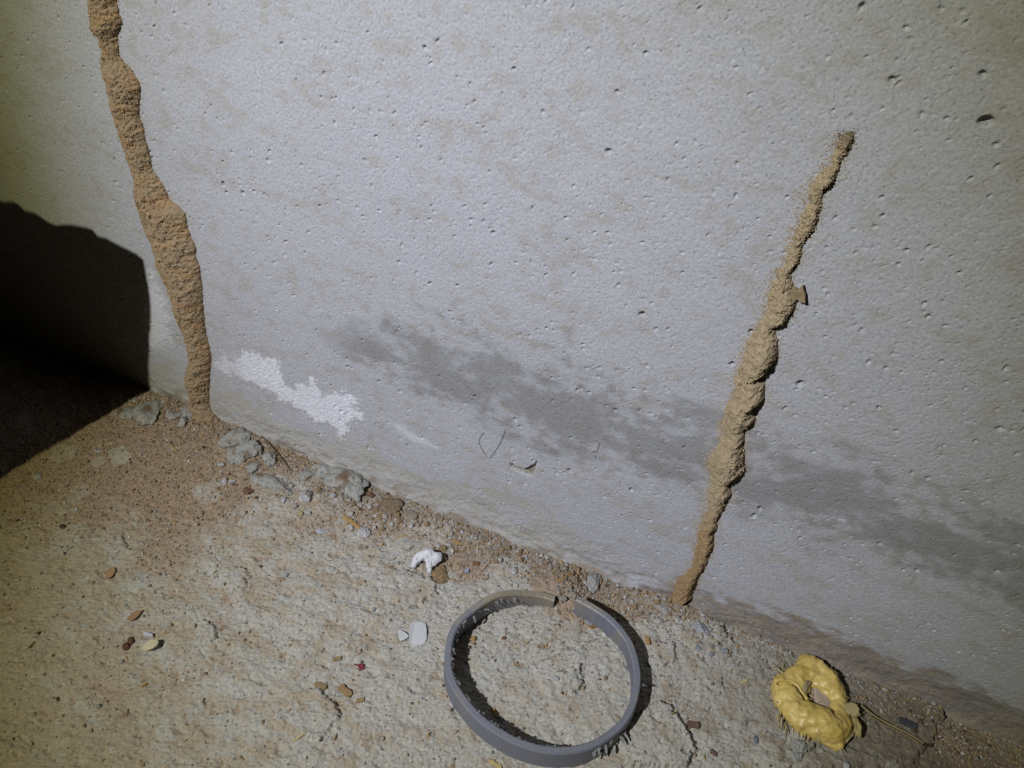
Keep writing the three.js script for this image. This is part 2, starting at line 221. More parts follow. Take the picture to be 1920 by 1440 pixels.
const floorMap = texture(2048, 896, (i, j) => {
  const x = mix(FR.x0, FR.x1, (i + 0.5) / 2048), z = mix(FR.z1, FR.z0, (j + 0.5) / 896), q = floorAt(x, z);
  const g1 = n2(x / 0.0009 + 5, z / 0.0009), g2 = n2(x / 0.00055, z / 0.00055 + 11), p1 = fb(x / 0.02 + 30, z / 0.012, 4), p2 = fb(x / 0.007, z / 0.005 + 77, 3);
  let r = 0.48, g = 0.46, b = 0.40;
  const tan = clamp(sst(-0.25, 0.45, p1 * 0.8 + p2 * 0.8 + 0.3 * sst(-0.15, -0.33, x) + 0.45 * sst(0.10, 0.19, z - 0.25 * (x + 0.25)) - 0.16 * sst(-0.2, -0.05, x) + 0.3 * g1) * 0.75);   // soil rubbed into the concrete skin, ochre lower left also paints warm light
  r = mix(r, 0.37, tan); g = mix(g, 0.285, tan); b = mix(b, 0.18, tan);
  const grey = sst(0.2, 0.5, p2 - 0.3 * p1) * 0.4; r = mix(r, 0.40, grey); g = mix(g, 0.395, grey); b = mix(b, 0.365, grey);
  const soilDim = sst(-0.01, 0.13, x) * sst(-0.35, 0.25, p1 + 0.6 * p2 + 0.2 * g1 + (0.05 - z) / 0.03) * 0.85; r = mix(r, 0.15, soilDim); g = mix(g, 0.11, soilDim); b = mix(b, 0.07, soilDim);  // dark soil at right, deepened to stand in for the fading beam
  const rs = sst(0.06, 0.13, x); let sr = mix(0.37, 0.17, rs), sg = mix(0.268, 0.122, rs), sb = mix(0.182, 0.082, rs); const gg = (0.55 + 0.45 * sst(-0.1, 0.4, p2)) * clamp(q.strip * 1.5) * sst(-0.29, -0.22, x); sr = mix(sr, 0.335, gg); sg = mix(sg, 0.292, gg); sb = mix(sb, 0.225, gg);  // soil colour also dimmed towards the right, where the light falls off
  const cl = sst(0.5, 0.75, n2(x / 0.0016 + 90, z / 0.0016)); sr = mix(sr, 0.36, cl); sg = mix(sg, 0.27, cl); sb = mix(sb, 0.17, cl);
  const dk = sst(0.25, 0.6, p1 * 0.6 + p2 * 0.7) * 0.45; sr = mix(sr, 0.19, dk); sg = mix(sg, 0.125, dk); sb = mix(sb, 0.078, dk);
  r = mix(r, sr, q.m); g = mix(g, sg, q.m); b = mix(b, sb, q.m);
  const g3 = n2(x / 0.0017 + 55, z / 0.0017), mm = 1 + 0.22 * g1 + 0.18 * g2 + 0.2 * p2 + 0.16 * g3 - 0.3 * sst(0.5, 0.8, n2(x / 0.0008 + 20, z / 0.0008 + 60)) + (g2 > 0.85 ? 0.4 : 0);   // grains of sand and gravel dust
  return [r * mm, g * mm, b * mm];
});
const bumpFloor = bumpTile.clone(); bumpFloor.repeat.set((FR.x1 - FR.x0) / BT, (FR.z1 - FR.z0) / BT); bumpFloor.needsUpdate = true;
const floorMat = std({ map: floorMap, bumpMap: bumpFloor, bumpScale: 0.0004, roughness: 0.95 });
const floorY = (x, z) => floorAt(x, z).h;
{ const step = 0.00056 / Q;
  const g = slab(lines(-1.1, -0.44, 0.215, 0.9, step), lines(-0.9, -0.225, 0.004, 0.02, step), (x, w) => [x, floorY(x, -w), -w], (x, w) => [x, -0.12, -w], (x, w) => [(x - FR.x0) / (FR.x1 - FR.x0), (w + FR.z1) / (FR.z1 - FR.z0)]);
  const m = mesh('floor', g, floorMat); m.userData.kind = 'structure'; m.userData.label = 'rough concrete floor with tan soil lying in its hollows'; }

// ---------------------------------------------------------------- an added caster for the black shadow, and the torch (both outside the picture)
{ // added unseen block, its hull shaped from the outline of the black shadow
  const V = (x, y, z) => new THREE.Vector3(x, y, z);
  const seen = (p, t) => LAMP.clone().lerp(p, t), pts = [[0, 372], [60, 392], [130, 420], [190, 448], [240, 464], [272, 490], [281, 540], [276, 600], [276, 680]].map(([u, v]) => seen(W(u, v), 0.85)).concat([[230, 765], [150, 810], [60, 862], [0, 893], [-90, 945]].map(([u, v]) => seen(F(u, v), 0.84)));
  pts.push(V(-0.62, 0.215, 0.09), V(-0.42, -0.004, 0.13), V(-0.60, -0.004, 0.1), V(-0.44, -0.004, 0.29), V(-0.62, -0.004, 0.29), V(-0.362, 0.17, 0.2), V(-0.40, 0.17, 0.28), V(-0.62, 0.19, 0.28));
  const mid = V(-0.47, 0.1, 0.165), hull = new ConvexGeometry(pts), hp = hull.attributes.position, planes = [];
  for (let i = 0; i < hp.count; i += 3) { const a = V().fromBufferAttribute(hp, i), b = V().fromBufferAttribute(hp, i + 1), c = V().fromBufferAttribute(hp, i + 2), n = b.sub(a).cross(c.sub(a)).normalize(); planes.push([n, n.dot(a.clone().sub(mid))]); }
  const g = mergeVertices(new THREE.IcosahedronGeometry(1, 70).deleteAttribute('uv').deleteAttribute('normal'), 1e-6), p = g.attributes.position, d = V();
  for (let i = 0; i < p.count; i++) { d.fromBufferAttribute(p, i).normalize(); let r = 9; for (const [n, k] of planes) { const q = n.dot(d); if (q > 1e-4) r = Math.min(r, k / q); }
    const x = d.x * r, y = d.y * r, z = d.z * r; r += 0.005 * fb3(x / 0.024, y / 0.024, z / 0.024, 2) + 0.004 * Math.abs(n3(x / 0.011 + 9, y / 0.011, z / 0.011)) - 0.002; p.setXYZ(i, d.x * r, Math.max(d.y * r, -0.103), d.z * r); }
  g.computeVertexNormals(); paint(g, (x, y, z) => { const t = 1 + 0.25 * fb3(x / 0.02, y / 0.02, z / 0.02); return [0.16 * t, 0.12 * t, 0.085 * t]; });
  const m = mesh('shadow_block', g, MV); m.position.copy(mid); tag(m, 'added rough brown block out of view at left, shaped to cast the black shadow', 'shadow_block'); }
{ // hand torch: head with a glowing lens, grip and switch; the two spot lights start just in front of its lens
  const dir = AIM.clone().sub(LAMP).normalize(), t = group('torch', LAMP.clone().addScaledVector(dir, -0.16)); t.quaternion.setFromUnitVectors(new THREE.Vector3(0, 1, 0), dir);
  tag(t, 'black hand torch held up outside the picture, lighting wall and floor', 'torch');
  const L2 = (l) => new THREE.LatheGeometry(l.map(([r, y]) => new THREE.Vector2(r, y)), 40), black = new THREE.MeshStandardMaterial({ color: lin(0.02, 0.02, 0.022), roughness: 0.4 });
  mesh('grip', L2([[0, 0], [0.011, 0.0], [0.0125, 0.002], [0.0125, 0.085], [0.011, 0.09], [0, 0.09]]), black, t);
  mesh('head', L2([[0.0105, 0.086], [0.012, 0.095], [0.0185, 0.125], [0.019, 0.155], [0.0165, 0.155], [0.015, 0.140], [0.0, 0.138]]), black, t);
  mesh('lens', L2([[0, 0.152], [0.0155, 0.152], [0.0155, 0.154], [0, 0.154]]), new THREE.MeshStandardMaterial({ color: 0xffffff, emissive: lin(1, 0.97, 0.9), emissiveIntensity: 1.5 }), t);
  const sw = mesh('switch', new THREE.CapsuleGeometry(0.003, 0.006, 4, 10), black, t); sw.position.set(0.012, 0.06, 0); }

// ---------------------------------------------------------------- mud tubes of termites on the wall
const GRAIN = new THREE.IcosahedronGeometry(1, 0);
{ const p = GRAIN.attributes.position, r = rng(3), done = new Map(); for (let i = 0; i < p.count; i++) { const k = [p.getX(i), p.getY(i), p.getZ(i)].map((x) => x.toFixed(3)).join(); if (!done.has(k)) done.set(k, 0.75 + 0.5 * r()); const s = done.get(k); p.setXYZ(i, p.getX(i) * s, p.getY(i) * s, p.getZ(i) * s); } GRAIN.computeVertexNormals(); }
function instances(name, geo, mat, list, parent) {   // list: [x, y, z, size, colour, stretch]
  const m = new THREE.InstancedMesh(geo, mat, list.length), q = new THREE.Quaternion(), M = new THREE.Matrix4(), r = rng(list.length), e = new THREE.Euler();
  list.forEach(([x, y, z, s, c, st], i) => { q.setFromEuler(e.set(r() * 6.3, r() * 6.3, r() * 6.3)); M.compose(new THREE.Vector3(x, y, z), q, st ? new THREE.Vector3(s * st[0], s * st[1], s * st[2]) : new THREE.Vector3(s, s * (0.6 + 0.4 * r()), s)); m.setMatrixAt(i, M); m.setColorAt(i, c); });
  m.name = parent === scene ? numbered(name) : name; m.castShadow = m.receiveShadow = true; m.userData.kind = 'stuff'; parent.add(m); return m;
}
const grainMat = std({});
function mudTube(rows, o) {
  const P = rows.map(([v, a, b]) => { const l = W(a, v), r = W(b, v); return { lx: l.x, ly: l.y, rx: r.x, ry: r.y }; });
  const n = Math.round(o.len / 0.0004), across = o.across, foot = P[P.length - 1], root = group('mud_tube', new THREE.Vector3((foot.lx + foot.rx) / 2, Math.max(0, Math.min(foot.ly, foot.ry)), 0));
  const ox = root.position.x, oy = root.position.y;
  const cat = (k, t, key) => { const a = P[Math.max(0, k - 1)][key], b = P[k][key], c = P[Math.min(P.length - 1, k + 1)][key], d = P[Math.min(P.length - 1, k + 2)][key]; return 0.5 * (2 * b + (c - a) * t + (2 * a - 5 * b + 4 * c - d) * t * t + (3 * b - a - 3 * c + d) * t * t * t); };
  // even steps along the tube
  const cum = [0]; for (let i = 1; i < P.length; i++) cum.push(cum[i - 1] + Math.hypot((P[i].lx + P[i].rx - P[i - 1].lx - P[i - 1].rx) / 2, (P[i].ly + P[i].ry - P[i - 1].ly - P[i - 1].ry) / 2));
  const at = (s) => { let k = 0; while (k < cum.length - 2 && cum[k + 1] < s) k++; const t = (s - cum[k]) / (cum[k + 1] - cum[k]); return [k, clamp(t)]; };
  const tot = cum[cum.length - 1], pos = [], col = [], idx = [], surf = [];
  for (let i = 0; i <= n; i++) {
    const s = tot * i / n, [k, t] = at(s); let lx = cat(k, t, 'lx'), ly = cat(k, t, 'ly'), rx = cat(k, t, 'rx'), ry = cat(k, t, 'ry');
    const w0 = Math.hypot(rx - lx, ry - ly); let jl = 0.0008 * fb(s / 0.0035, o.seed, 3), jr = 0.0008 * fb(s / 0.003, o.seed + 9.5, 3); const ux = (rx - lx) / w0, uy = (ry - ly) / w0;
    lx += ux * (jl + o.inset * w0); ly += uy * (jl + o.inset * w0); rx += ux * jr; ry += uy * jr; const w = Math.hypot(rx - lx, ry - ly);
    const end = Math.min(1, Math.sqrt(Math.max(0, s) / 0.004)), lump = o.lump ? o.lump(s / tot, k + t) : 1, H = Math.min(o.max, w * o.ratio) * lump * (0.4 + 0.6 * end);
    for (let j = 0; j <= across; j++) {
      const u = j / across, x = lx + (rx - lx) * u, y = ly + (ry - ly) * u, q = o.shape(u);
      let z = H * q * (1 + 0.32 * fb(x / 0.006 + o.seed, y / 0.006, 3)); const soft = sst(0, 0.25, q);
      z += soft * (0.0009 * fb(x / 0.0028, y / 0.0028 + o.seed, 2) + 0.00045 * n2(x / 0.00115, y / 0.00115) - 0.0008 * sst(0.5, 0.8, n2(x / 0.0022 + 70, y / 0.002)) + 0.0003 * n2(x / 0.0018 + 7, y / 0.0018));
      z = Math.max(z, -0.0002) + wallRelief(x, Math.max(y, 0.002)) * 0.6 - (j === 0 || j === across || i === 0 ? 0.0022 : 0.0002) + (y < 0.012 ? 0.006 * sst(0.012, 0, y) * soft : 0);
      pos.push(x - ox, y - oy, z); const c = o.color(x, y, u, s / tot); col.push(...c); surf.push([x, y, z, u, s / tot]);
    }
  }
  for (let i = 0; i < n; i++) for (let j = 0; j < across; j++) { const a = i * (across + 1) + j, b = a + 1, c = a + across + 1, d = c + 1; idx.push(a, c, b, b, c, d); }
  { const rim = []; for (let i = 0; i <= n; i++) rim.push(i * (across + 1)); for (let j = 1; j <= across; j++) rim.push(n * (across + 1) + j); for (let i = n - 1; i >= 0; i--) rim.push(i * (across + 1) + across);   // closed at the back, inside the wall
    const b = rim.map((r) => { pos.push(pos[r * 3], pos[r * 3 + 1], -0.004); col.push(col[r * 3], col[r * 3 + 1], col[r * 3 + 2]); return pos.length / 3 - 1; });
    for (let i = 0; i < rim.length - 1; i++) idx.push(rim[i], b[i], rim[i + 1], rim[i + 1], b[i], b[i + 1]); }
  const g = new THREE.BufferGeometry(); g.setAttribute('position', new THREE.Float32BufferAttribute(pos, 3)); g.setAttribute('color', new THREE.Float32BufferAttribute(col, 3)); g.setIndex(idx); g.computeVertexNormals();
  mesh('tube_wall', g, MV, root);
  const r = rng(o.seed * 13 + 5), list = [];
  for (let i = 0; i < o.grains; i++) { const q = surf[Math.floor(r() * surf.length)], c = o.color(q[0], q[1], q[3], q[4]), k = 0.75 + 0.75 * r() + (r() < 0.06 ? 0.6 : 0); list.push([q[0] - ox + (r() - 0.5) * 0.0006, q[1] - oy + (r() - 0.5) * 0.0006, q[2] + 0.00002, 0.00016 + 0.00026 * r() ** 2, lin(c[0] * k, c[1] * k * (0.97 + 0.06 * r()), c[2] * k * (0.9 + 0.2 * r()))]); }
  for (let i = 0; i < o.halo; i++) { const q = surf[Math.floor(r() * (n + 1)) * (across + 1) + (r() < o.haloLeft ? 0 : across)], side = q[3] < 0.5 ? -1 : 1, off = side * -Math.log(1 - r() * 0.98) * o.haloReach * (0.3 + 1.4 * sst(-0.3, 0.5, n2(q[1] / 0.012, side * 3 + o.seed))), x = q[0] + off, y = q[1] + (r() - 0.5) * 0.003; if (y < 0.001) continue; const c = o.color(x, y, 0.5, q[4]), k = 0.9 + 0.5 * r(); list.push([x - ox, y - oy, wallRelief(x, y) + 0.00003, 0.00014 + 0.0002 * r() ** 2, lin(c[0] * k, c[1] * k, c[2] * k)]); }
  instances('sand_grain', GRAIN, grainMat, list, root);
  return { root, ox, oy };
}
const LEFT = [[-30, 158, 228], [0, 162, 220], [25, 163, 225], [45, 165, 229], [55, 167, 224], [68, 178, 222], [85, 186, 222], [95, 190, 224], [110, 186, 228], [125, 184, 243], [140, 188, 253], [150, 192, 259], [165, 196, 265], [180, 201, 263], [200, 203, 261], [220, 210, 263], [240, 216, 270], [260, 221, 273], [280, 230, 279], [300, 234, 283], [320, 243, 287], [340, 247, 302], [360, 245, 313], [375, 248, 320], [385, 250, 335], [400, 252, 348], [415, 258, 350], [430, 264, 354], [450, 273, 363], [465, 277, 369], [480, 283, 368], [500, 285, 376], [520, 298, 378], [540, 309, 380], [560, 317, 381], [580, 320, 382], [600, 330, 384], [620, 338, 386], [640, 345, 390], [660, 349, 394], [680, 350, 395], [700, 344, 393], [715, 343, 393], [730, 350, 393], [745, 352, 394], [758, 352, 395], [770, 360, 401], [782, 364, 409], [795, 366, 412], [806, 366, 412]];
const left = mudTube(LEFT, { len: 0.33, across: 64, seed: 4, ratio: 0.3, max: 0.0075, inset: 0.10, grains: 16000, halo: 900, haloLeft: 0.45, haloReach: 0.0009, shape: (u) => Math.pow(Math.max(0, Math.sin(Math.PI * u)), 0.75),
  color: (x, y, u) => { const t = fb(x / 0.009 + 3, y / 0.007, 3), q = n2(x / 0.0014, y / 0.0014 + 4), o = sst(-0.2, 0.5, t), m = 1 + 0.16 * q; return [mix(0.35, 0.38, o) * m, mix(0.255, 0.24, o) * m, mix(0.152, 0.118, o) * m]; } });
tag(left.root, 'thick brown earthen termite tube climbing the left of the wall to the top edge', 'mud tube');
const RIGHTT = [[245, 1588, 1597], [250, 1578, 1599], [258, 1572, 1601], [275, 1565, 1594], [290, 1563, 1587], [305, 1558, 1576], [318, 1545, 1574], [330, 1530, 1569], [342, 1519, 1561], [360, 1516, 1546], [380, 1514, 1539], [400, 1502, 1536], [425, 1492, 1529], [450, 1482, 1511], [480, 1472, 1501], [500, 1466, 1491], [505, 1457, 1487], [520, 1452, 1484], [533, 1446, 1487], [545, 1440, 1488], [560, 1436, 1497], [575, 1434, 1491], [590, 1432, 1483], [600, 1426, 1474], [608, 1420, 1458], [614, 1416, 1452], [622, 1411, 1454], [632, 1403, 1459], [650, 1397, 1461], [670, 1390, 1457], [688, 1385, 1446], [700, 1381, 1436], [709, 1377, 1421], [716, 1374, 1432], [725, 1376, 1436], [740, 1374, 1435], [753, 1366, 1427], [761, 1360, 1412], [775, 1356, 1415], [788, 1352, 1417], [799, 1350, 1406], [808, 1351, 1396], [820, 1350, 1396], [835, 1345, 1395], [850, 1332, 1396], [865, 1325, 1396], [880, 1328, 1396], [893, 1330, 1382], [903, 1332, 1370], [915, 1328, 1370], [925, 1328, 1371], [935, 1326, 1364], [945, 1325, 1360], [955, 1325, 1357], [965, 1320, 1350], [985, 1312, 1343], [1000, 1309, 1338], [1010, 1308, 1339], [1020, 1306, 1338], [1030, 1303, 1335], [1042, 1302, 1327], [1052, 1300, 1326], [1062, 1297, 1322], [1072, 1290, 1314], [1080, 1278, 1310], [1090, 1268, 1307], [1098, 1264, 1304], [1108, 1261, 1299], [1118, 1258, 1298]];
const rightTube = mudTube(RIGHTT, { len: 0.27, across: 44, seed: 8, ratio: 0.42, max: 0.0082, inset: 0.0, grains: 9000, halo: 4200, haloLeft: 0.55, haloReach: 0.0017, shape: (u) => Math.pow(Math.max(0, Math.sin(Math.PI * Math.pow(u, 1.55))), 0.8),
  lump: (f, k) => 1 + 0.22 * Math.sin(k * 0.9) * sst(15, 20, k) * sst(48, 42, k),
  color: (x, y, u, f) => { const t = fb(x / 0.007 + 13, y / 0.006, 3), q = n2(x / 0.0013, y / 0.0013 + 14), d = 1 + 0.15 * q, up = sst(0.052, 0.085, y + 0.02 * t), tip = sst(0.252, 0.262, y + 0.004 * q); let a = [mix(0.34, 0.41, up), mix(0.225, 0.315, up), mix(0.108, 0.19, up)]; a = [mix(a[0], 0.19, tip), mix(a[1], 0.145, tip), mix(a[2], 0.09, tip)]; return a.map((c) => c * d * (1 + 0.14 * t)); } });
tag(rightTube.root, 'thin lumpy tan termite tube ending in a tip on the right half of the wall', 'mud tube');
{ // the crust that sticks out of the right tube, a curled flake of mud
  const a = onWall(ragged([[1484, 541], [1492, 538], [1499, 541], [1506, 533], [1510, 545], [1511, 560], [1504, 559], [1498, 555], [1488, 560], [1478, 556]], 3, 2, 12)).map(([x, y]) => new THREE.Vector2(x - rightTube.ox, y - rightTube.oy));
  const g = new THREE.ExtrudeGeometry(new THREE.Shape(a), { depth: 0.001, bevelEnabled: true, bevelSize: 0.0004, bevelThickness: 0.0004, bevelSegments: 3 }), x0 = Math.min(...a.map((q) => q.x)), p = g.attributes.position;
  for (let i = 0; i < p.count; i++) p.setZ(i, p.getZ(i) + 0.0003 + 0.2 * (p.getX(i) - x0) + 0.0005 * n2(p.getX(i) / 0.0015, p.getY(i) / 0.0015)); g.computeVertexNormals(); paint(g, (x, y) => { const k = 1 + 0.15 * n2(x / 0.001, y / 0.001); return [0.31 * k, 0.225 * k, 0.125 * k]; });
  mesh('crust_flake', g, MV, rightTube.root); }

// ---------------------------------------------------------------- the plastic ring
{ const hR = 0.0135, T = 0.0038;
  const top = [[1085, 1116], [1103, 1125], [1123, 1137], [1143, 1151], [1160, 1167], [1175, 1185], [1187, 1203], [1195, 1223], [1200, 1243], [1203, 1262], [1203, 1282], [1200, 1302], [1195, 1322], [1184, 1347], [1170, 1366], [1153, 1381], [1134, 1395], [1117, 1404], [1098, 1411], [1080, 1415], [1060, 1417], [1040, 1417], [1016, 1414], [993, 1408], [966, 1398], [940, 1385], [915, 1369], [893, 1351], [875, 1332], [860, 1313], [848, 1296], [840, 1279], [834, 1260], [832, 1240], [833, 1217], [837, 1194], [844, 1177], [853, 1162], [865, 1150], [880, 1138], [893, 1128], [907, 1119], [923, 1111], [940, 1105], [956, 1101], [973, 1098], [990, 1097], [1007, 1097], [1024, 1099], [1044, 1104]].map(([u, v]) => F(u, v, hR));
  const curve = new THREE.CatmullRomCurve3(top), N = 420, base = new THREE.Vector3(-0.045, 0, 0.063), root = group('plastic_ring', base);
  const pr = [[0, 0.0006], [0.0003, hR - 0.0008], [0.0009, hR], [T - 0.0007, hR], [T, hR - 0.0007], [T - 0.0004, 0.0012], [T - 0.0011, 0.0004], [0.0007, 0.0002]], pos = [], idx = [], col = [];
  const inner = [], outer = [], c = curve.getSpacedPoints(N), m = pr.length;
  for (let i = 0; i <= N; i++) {
    const t = curve.getTangentAt(i / N), nx = -t.z, nz = t.x; // towards the middle
    const s = Math.sign(nx * (base.x - c[i].x) + nz * (base.z - c[i].z)), len = Math.hypot(nx, nz), ix = s * nx / len, iz = s * nz / len, lift = 0.0006 * n2(i / 40, 3.3) + 0.0006 - 0.006 * sst(0.86, 1.0, i / N);
    pr.forEach(([d, y], k) => { const jit = k > 2 && k < 6 ? 0.00018 * n2(i / 2.1, k) : 0; pos.push(c[i].x + ix * (d + jit) - base.x, y + lift + jit, c[i].z + iz * (d + jit) - base.z);
      const dust = k >= 1 && k <= 4 ? sst(0.1, 0.75, fb(c[i].x / 0.012 + k * 0.3, c[i].z / 0.012, 3) + 0.75 * sst(0.74, 0.95, i / N) + 0.25 * sst(0.2, 0.02, i / N)) : 0.25 * sst(0, 0.5, fb(c[i].x / 0.009, c[i].z / 0.009 + k, 3)), j = 1 + 0.1 * n2(i / 1.7, k * 3.1); col.push(mix(0.205, 0.32, dust) * j, mix(0.212, 0.275, dust) * j, mix(0.25, 0.195, dust) * j); });
    inner.push([c[i].x + ix * T - base.x, hR + lift, c[i].z + iz * T - base.z, ix, iz]); outer.push([c[i].x - base.x, hR, c[i].z - base.z, -ix, -iz]);
  }
  for (let i = 0; i < N; i++) for (let k = 0; k < m; k++) { const a = i * m + k, b = i * m + (k + 1) % m, d = a + m, e = b + m; idx.push(a, b, d, b, e, d); }
  for (let k = 1; k < m - 1; k++) { idx.push(0, k + 1, k); const o = N * m; idx.push(o, o + k, o + k + 1); }
  let g = new THREE.BufferGeometry(); g.setAttribute('position', new THREE.Float32BufferAttribute(pos, 3)); g.setAttribute('color', new THREE.Float32BufferAttribute(col, 3)); g.setIndex(idx);
  { const a = g.toNonIndexed(); a.computeVertexNormals(); const nrm = a.attributes.normal, ix = g.index; // soft along the band, hard across its edges: normals averaged per profile face
    const acc = new Map(); const key = (tri, v) => ix.getX(v) + '/' + Math.floor((tri % (2 * m)) / 2); for (let t = 0; t < N * 2 * m; t++) for (let q = 0; q < 3; q++) { const k = key(t, t * 3 + q), A = acc.get(k) ?? [0, 0, 0]; A[0] += nrm.getX(t * 3 + q); A[1] += nrm.getY(t * 3 + q); A[2] += nrm.getZ(t * 3 + q); acc.set(k, A); }
    for (let t = 0; t < N * 2 * m; t++) for (let q = 0; q < 3; q++) { const A = acc.get(key(t, t * 3 + q)), l = Math.hypot(...A) || 1; nrm.setXYZ(t * 3 + q, A[0] / l, A[1] / l, A[2] / l); } g = a; }
  mesh('band', g, std({ vertexColors: true, roughness: 0.55 }), root);
  tag(root, 'split grey plastic ring lying open on the floor with ragged saw burrs along its edge', 'plastic ring');
  // burrs left by the saw: small curled shavings along the inner rim and a few on the right outside
  const r = rng(88), burrMat = plain(lin(0.25, 0.245, 0.24), 0.75);
  const shaving = (L, w, bend, tw) => { const n = 6, p = [], id = [], cut = 0.5 + 0.5 * r(); for (let i = 0; i <= n; i++) { const t = i / n, ww = w * (1 - cut * 0.85 * t * t) * (0.55 + 0.9 * r()), y = -bend * t * t, x = L * t, a = tw * t; for (const [sx, sy] of [[-1, 0.00012], [1, 0.00012], [1, -0.00012], [-1, -0.00012]]) p.push(x, y + sy + Math.sin(a) * sx * ww, Math.cos(a) * sx * ww); } for (let i = 0; i < n; i++) for (let k = 0; k < 4; k++) { const a = i * 4 + k, b = i * 4 + (k + 1) % 4; id.push(a, a + 4, b, b, a + 4, b + 4); } id.push(0, 1, 2, 0, 2, 3, n * 4, n * 4 + 2, n * 4 + 1, n * 4, n * 4 + 3, n * 4 + 2); const q = new THREE.BufferGeometry(); q.setAttribute('position', new THREE.Float32BufferAttribute(p, 3)); q.setIndex(id); q.computeVertexNormals(); return q; };
  const put = (e, g2, drop) => { const b = mesh('burr', g2, burrMat, root), yaw = Math.atan2(-e[4], e[3]) + (r() - 0.5) * 2.4; b.position.set(e[0] - e[3] * 0.0004, e[1] - drop, e[2] - e[4] * 0.0004); b.rotation.set(0, yaw, (r() - 0.6) * 0.9, 'YXZ'); };
  for (let i = 0; i < 90; i++) { const f = mix(0.41, 0.80, (i + r() * 0.9) / 90); put(inner[Math.round(f * N)], shaving(0.0014 + 0.003 * r() * r() * sst(0.40, 0.5, f), 0.0005 + 0.001 * r(), 0.0022 * r(), (r() - 0.5) * 5), 0.0005 + 0.007 * r() * r()); }
  for (let i = 0; i < 16; i++) { const f = [0.2, 0.21, 0.215, 0.17, 0.16, 0.345, 0.35, 0.355, 0.36, 0.365, 0.33, 0.14, 0.125, 0.37, 0.3, 0.31][i]; put(outer[Math.round(f * N)], shaving(0.002 + 0.003 * r(), 0.0004 + 0.0005 * r(), 0.001, (r() - 0.5) * 3), 0.001 + 0.005 * r()); }
  for (let i = 0; i < 9; i++) { const f = mix(0.82, 0.93, i / 8); put(inner[Math.round(f * N)], shaving(0.002 + 0.002 * r(), 0.0004 + 0.0005 * r(), 0.002, (r() - 0.5) * 3), 0.002 + 0.004 * r()); } }

// ---------------------------------------------------------------- shapes for the litter
function field(size, res, bones, wob) {          // one closed skin around capsules [ax, ay, az, ar, bx, by, bz, br], with noise on it
  const mc = new MarchingCubes(res, new THREE.MeshStandardMaterial(), false, false, 400000), k = size * 0.12; mc.isolation = 0;
  for (let z = 0; z < res; z++) for (let y = 0; y < res; y++) for (let x = 0; x < res; x++) {
    const px = (x - res / 2) / (res / 2) * size, py = (y - res / 2) / (res / 2) * size, pz = (z - res / 2) / (res / 2) * size; let d = 1e9;
    for (const [ax, ay, az, ar, bx, by, bz, br] of bones) { const dx = bx - ax, dy = by - ay, dz = bz - az, t = clamp(((px - ax) * dx + (py - ay) * dy + (pz - az) * dz) / (dx * dx + dy * dy + dz * dz + 1e-12)), q = Math.hypot(px - ax - dx * t, py - ay - dy * t, pz - az - dz * t) - mix(ar, br, t); const h = clamp(0.5 + 0.5 * (d - q) / k); d = d > 1 ? q : mix(d, q, h) - k * h * (1 - h); }
    mc.field[x + y * res + z * res * res] = -(d + (d < size * 0.2 ? wob(px, py, pz) : 0));
  }
  mc.update(); const g = new THREE.BufferGeometry(), n = mc.count;
  g.setAttribute('position', new THREE.BufferAttribute(mc.positionArray.slice(0, n * 3).map((v) => v * size), 3)); const out = mergeVertices(g, 1e-6); out.computeVertexNormals(); return out;
}
function rock(seed, a, b, c, o = {}) {           // a broken stone with half axes a, b, c
  const r = rng(seed * 97 + 11), g = mergeVertices(new THREE.IcosahedronGeometry(1, o.detail ?? 12).deleteAttribute('uv').deleteAttribute('normal'), 1e-5), p = g.attributes.position, cuts = [], v = new THREE.Vector3();
  for (let i = 0; i < (o.cuts ?? 16); i++) { const t = r() * 6.283, z = r() * 1.6 - 0.7, q = Math.sqrt(Math.max(0.05, 1 - z * z)); cuts.push([new THREE.Vector3(q * Math.cos(t), z, q * Math.sin(t)).normalize(), 0.5 + 0.42 * r()]); }
  for (let i = 0; i < p.count; i++) { v.fromBufferAttribute(p, i).normalize(); let R = 1; for (const [n, d] of cuts) { const q = n.dot(v); if (q > 0.01) R = Math.min(R, d / q); } R *= 1 + (o.rough ?? 0.09) * fb3(v.x * 2.2 + seed, v.y * 2.2, v.z * 2.2, 4) * 1.6 + 0.06 * n3(v.x * 9 + seed, v.y * 9, v.z * 9) + 0.045 * n3(v.x * 21 + seed, v.y * 21, v.z * 21); p.setXYZ(i, v.x * R * a, v.y * R * b, v.z * R * c); }
  g.computeVertexNormals(); const k = o.color ?? [0.36, 0.34, 0.3], m = Math.max(a, b, c);
  return paint(g, (x, y, z) => { const t = 1 + 0.16 * fb3(x / m * 3 + seed, y / m * 3, z / m * 3) + 0.12 * n3(x / 0.0006, y / 0.0006, z / 0.0006), s = o.soil ? sst(0.15, 0.5, fb3(x / m * 2 + seed + 5, y / m * 2, z / m * 2) + o.soil) : 0; return [mix(k[0], 0.25, s) * t, mix(k[1], 0.17, s) * t, mix(k[2], 0.1, s) * t]; });
}
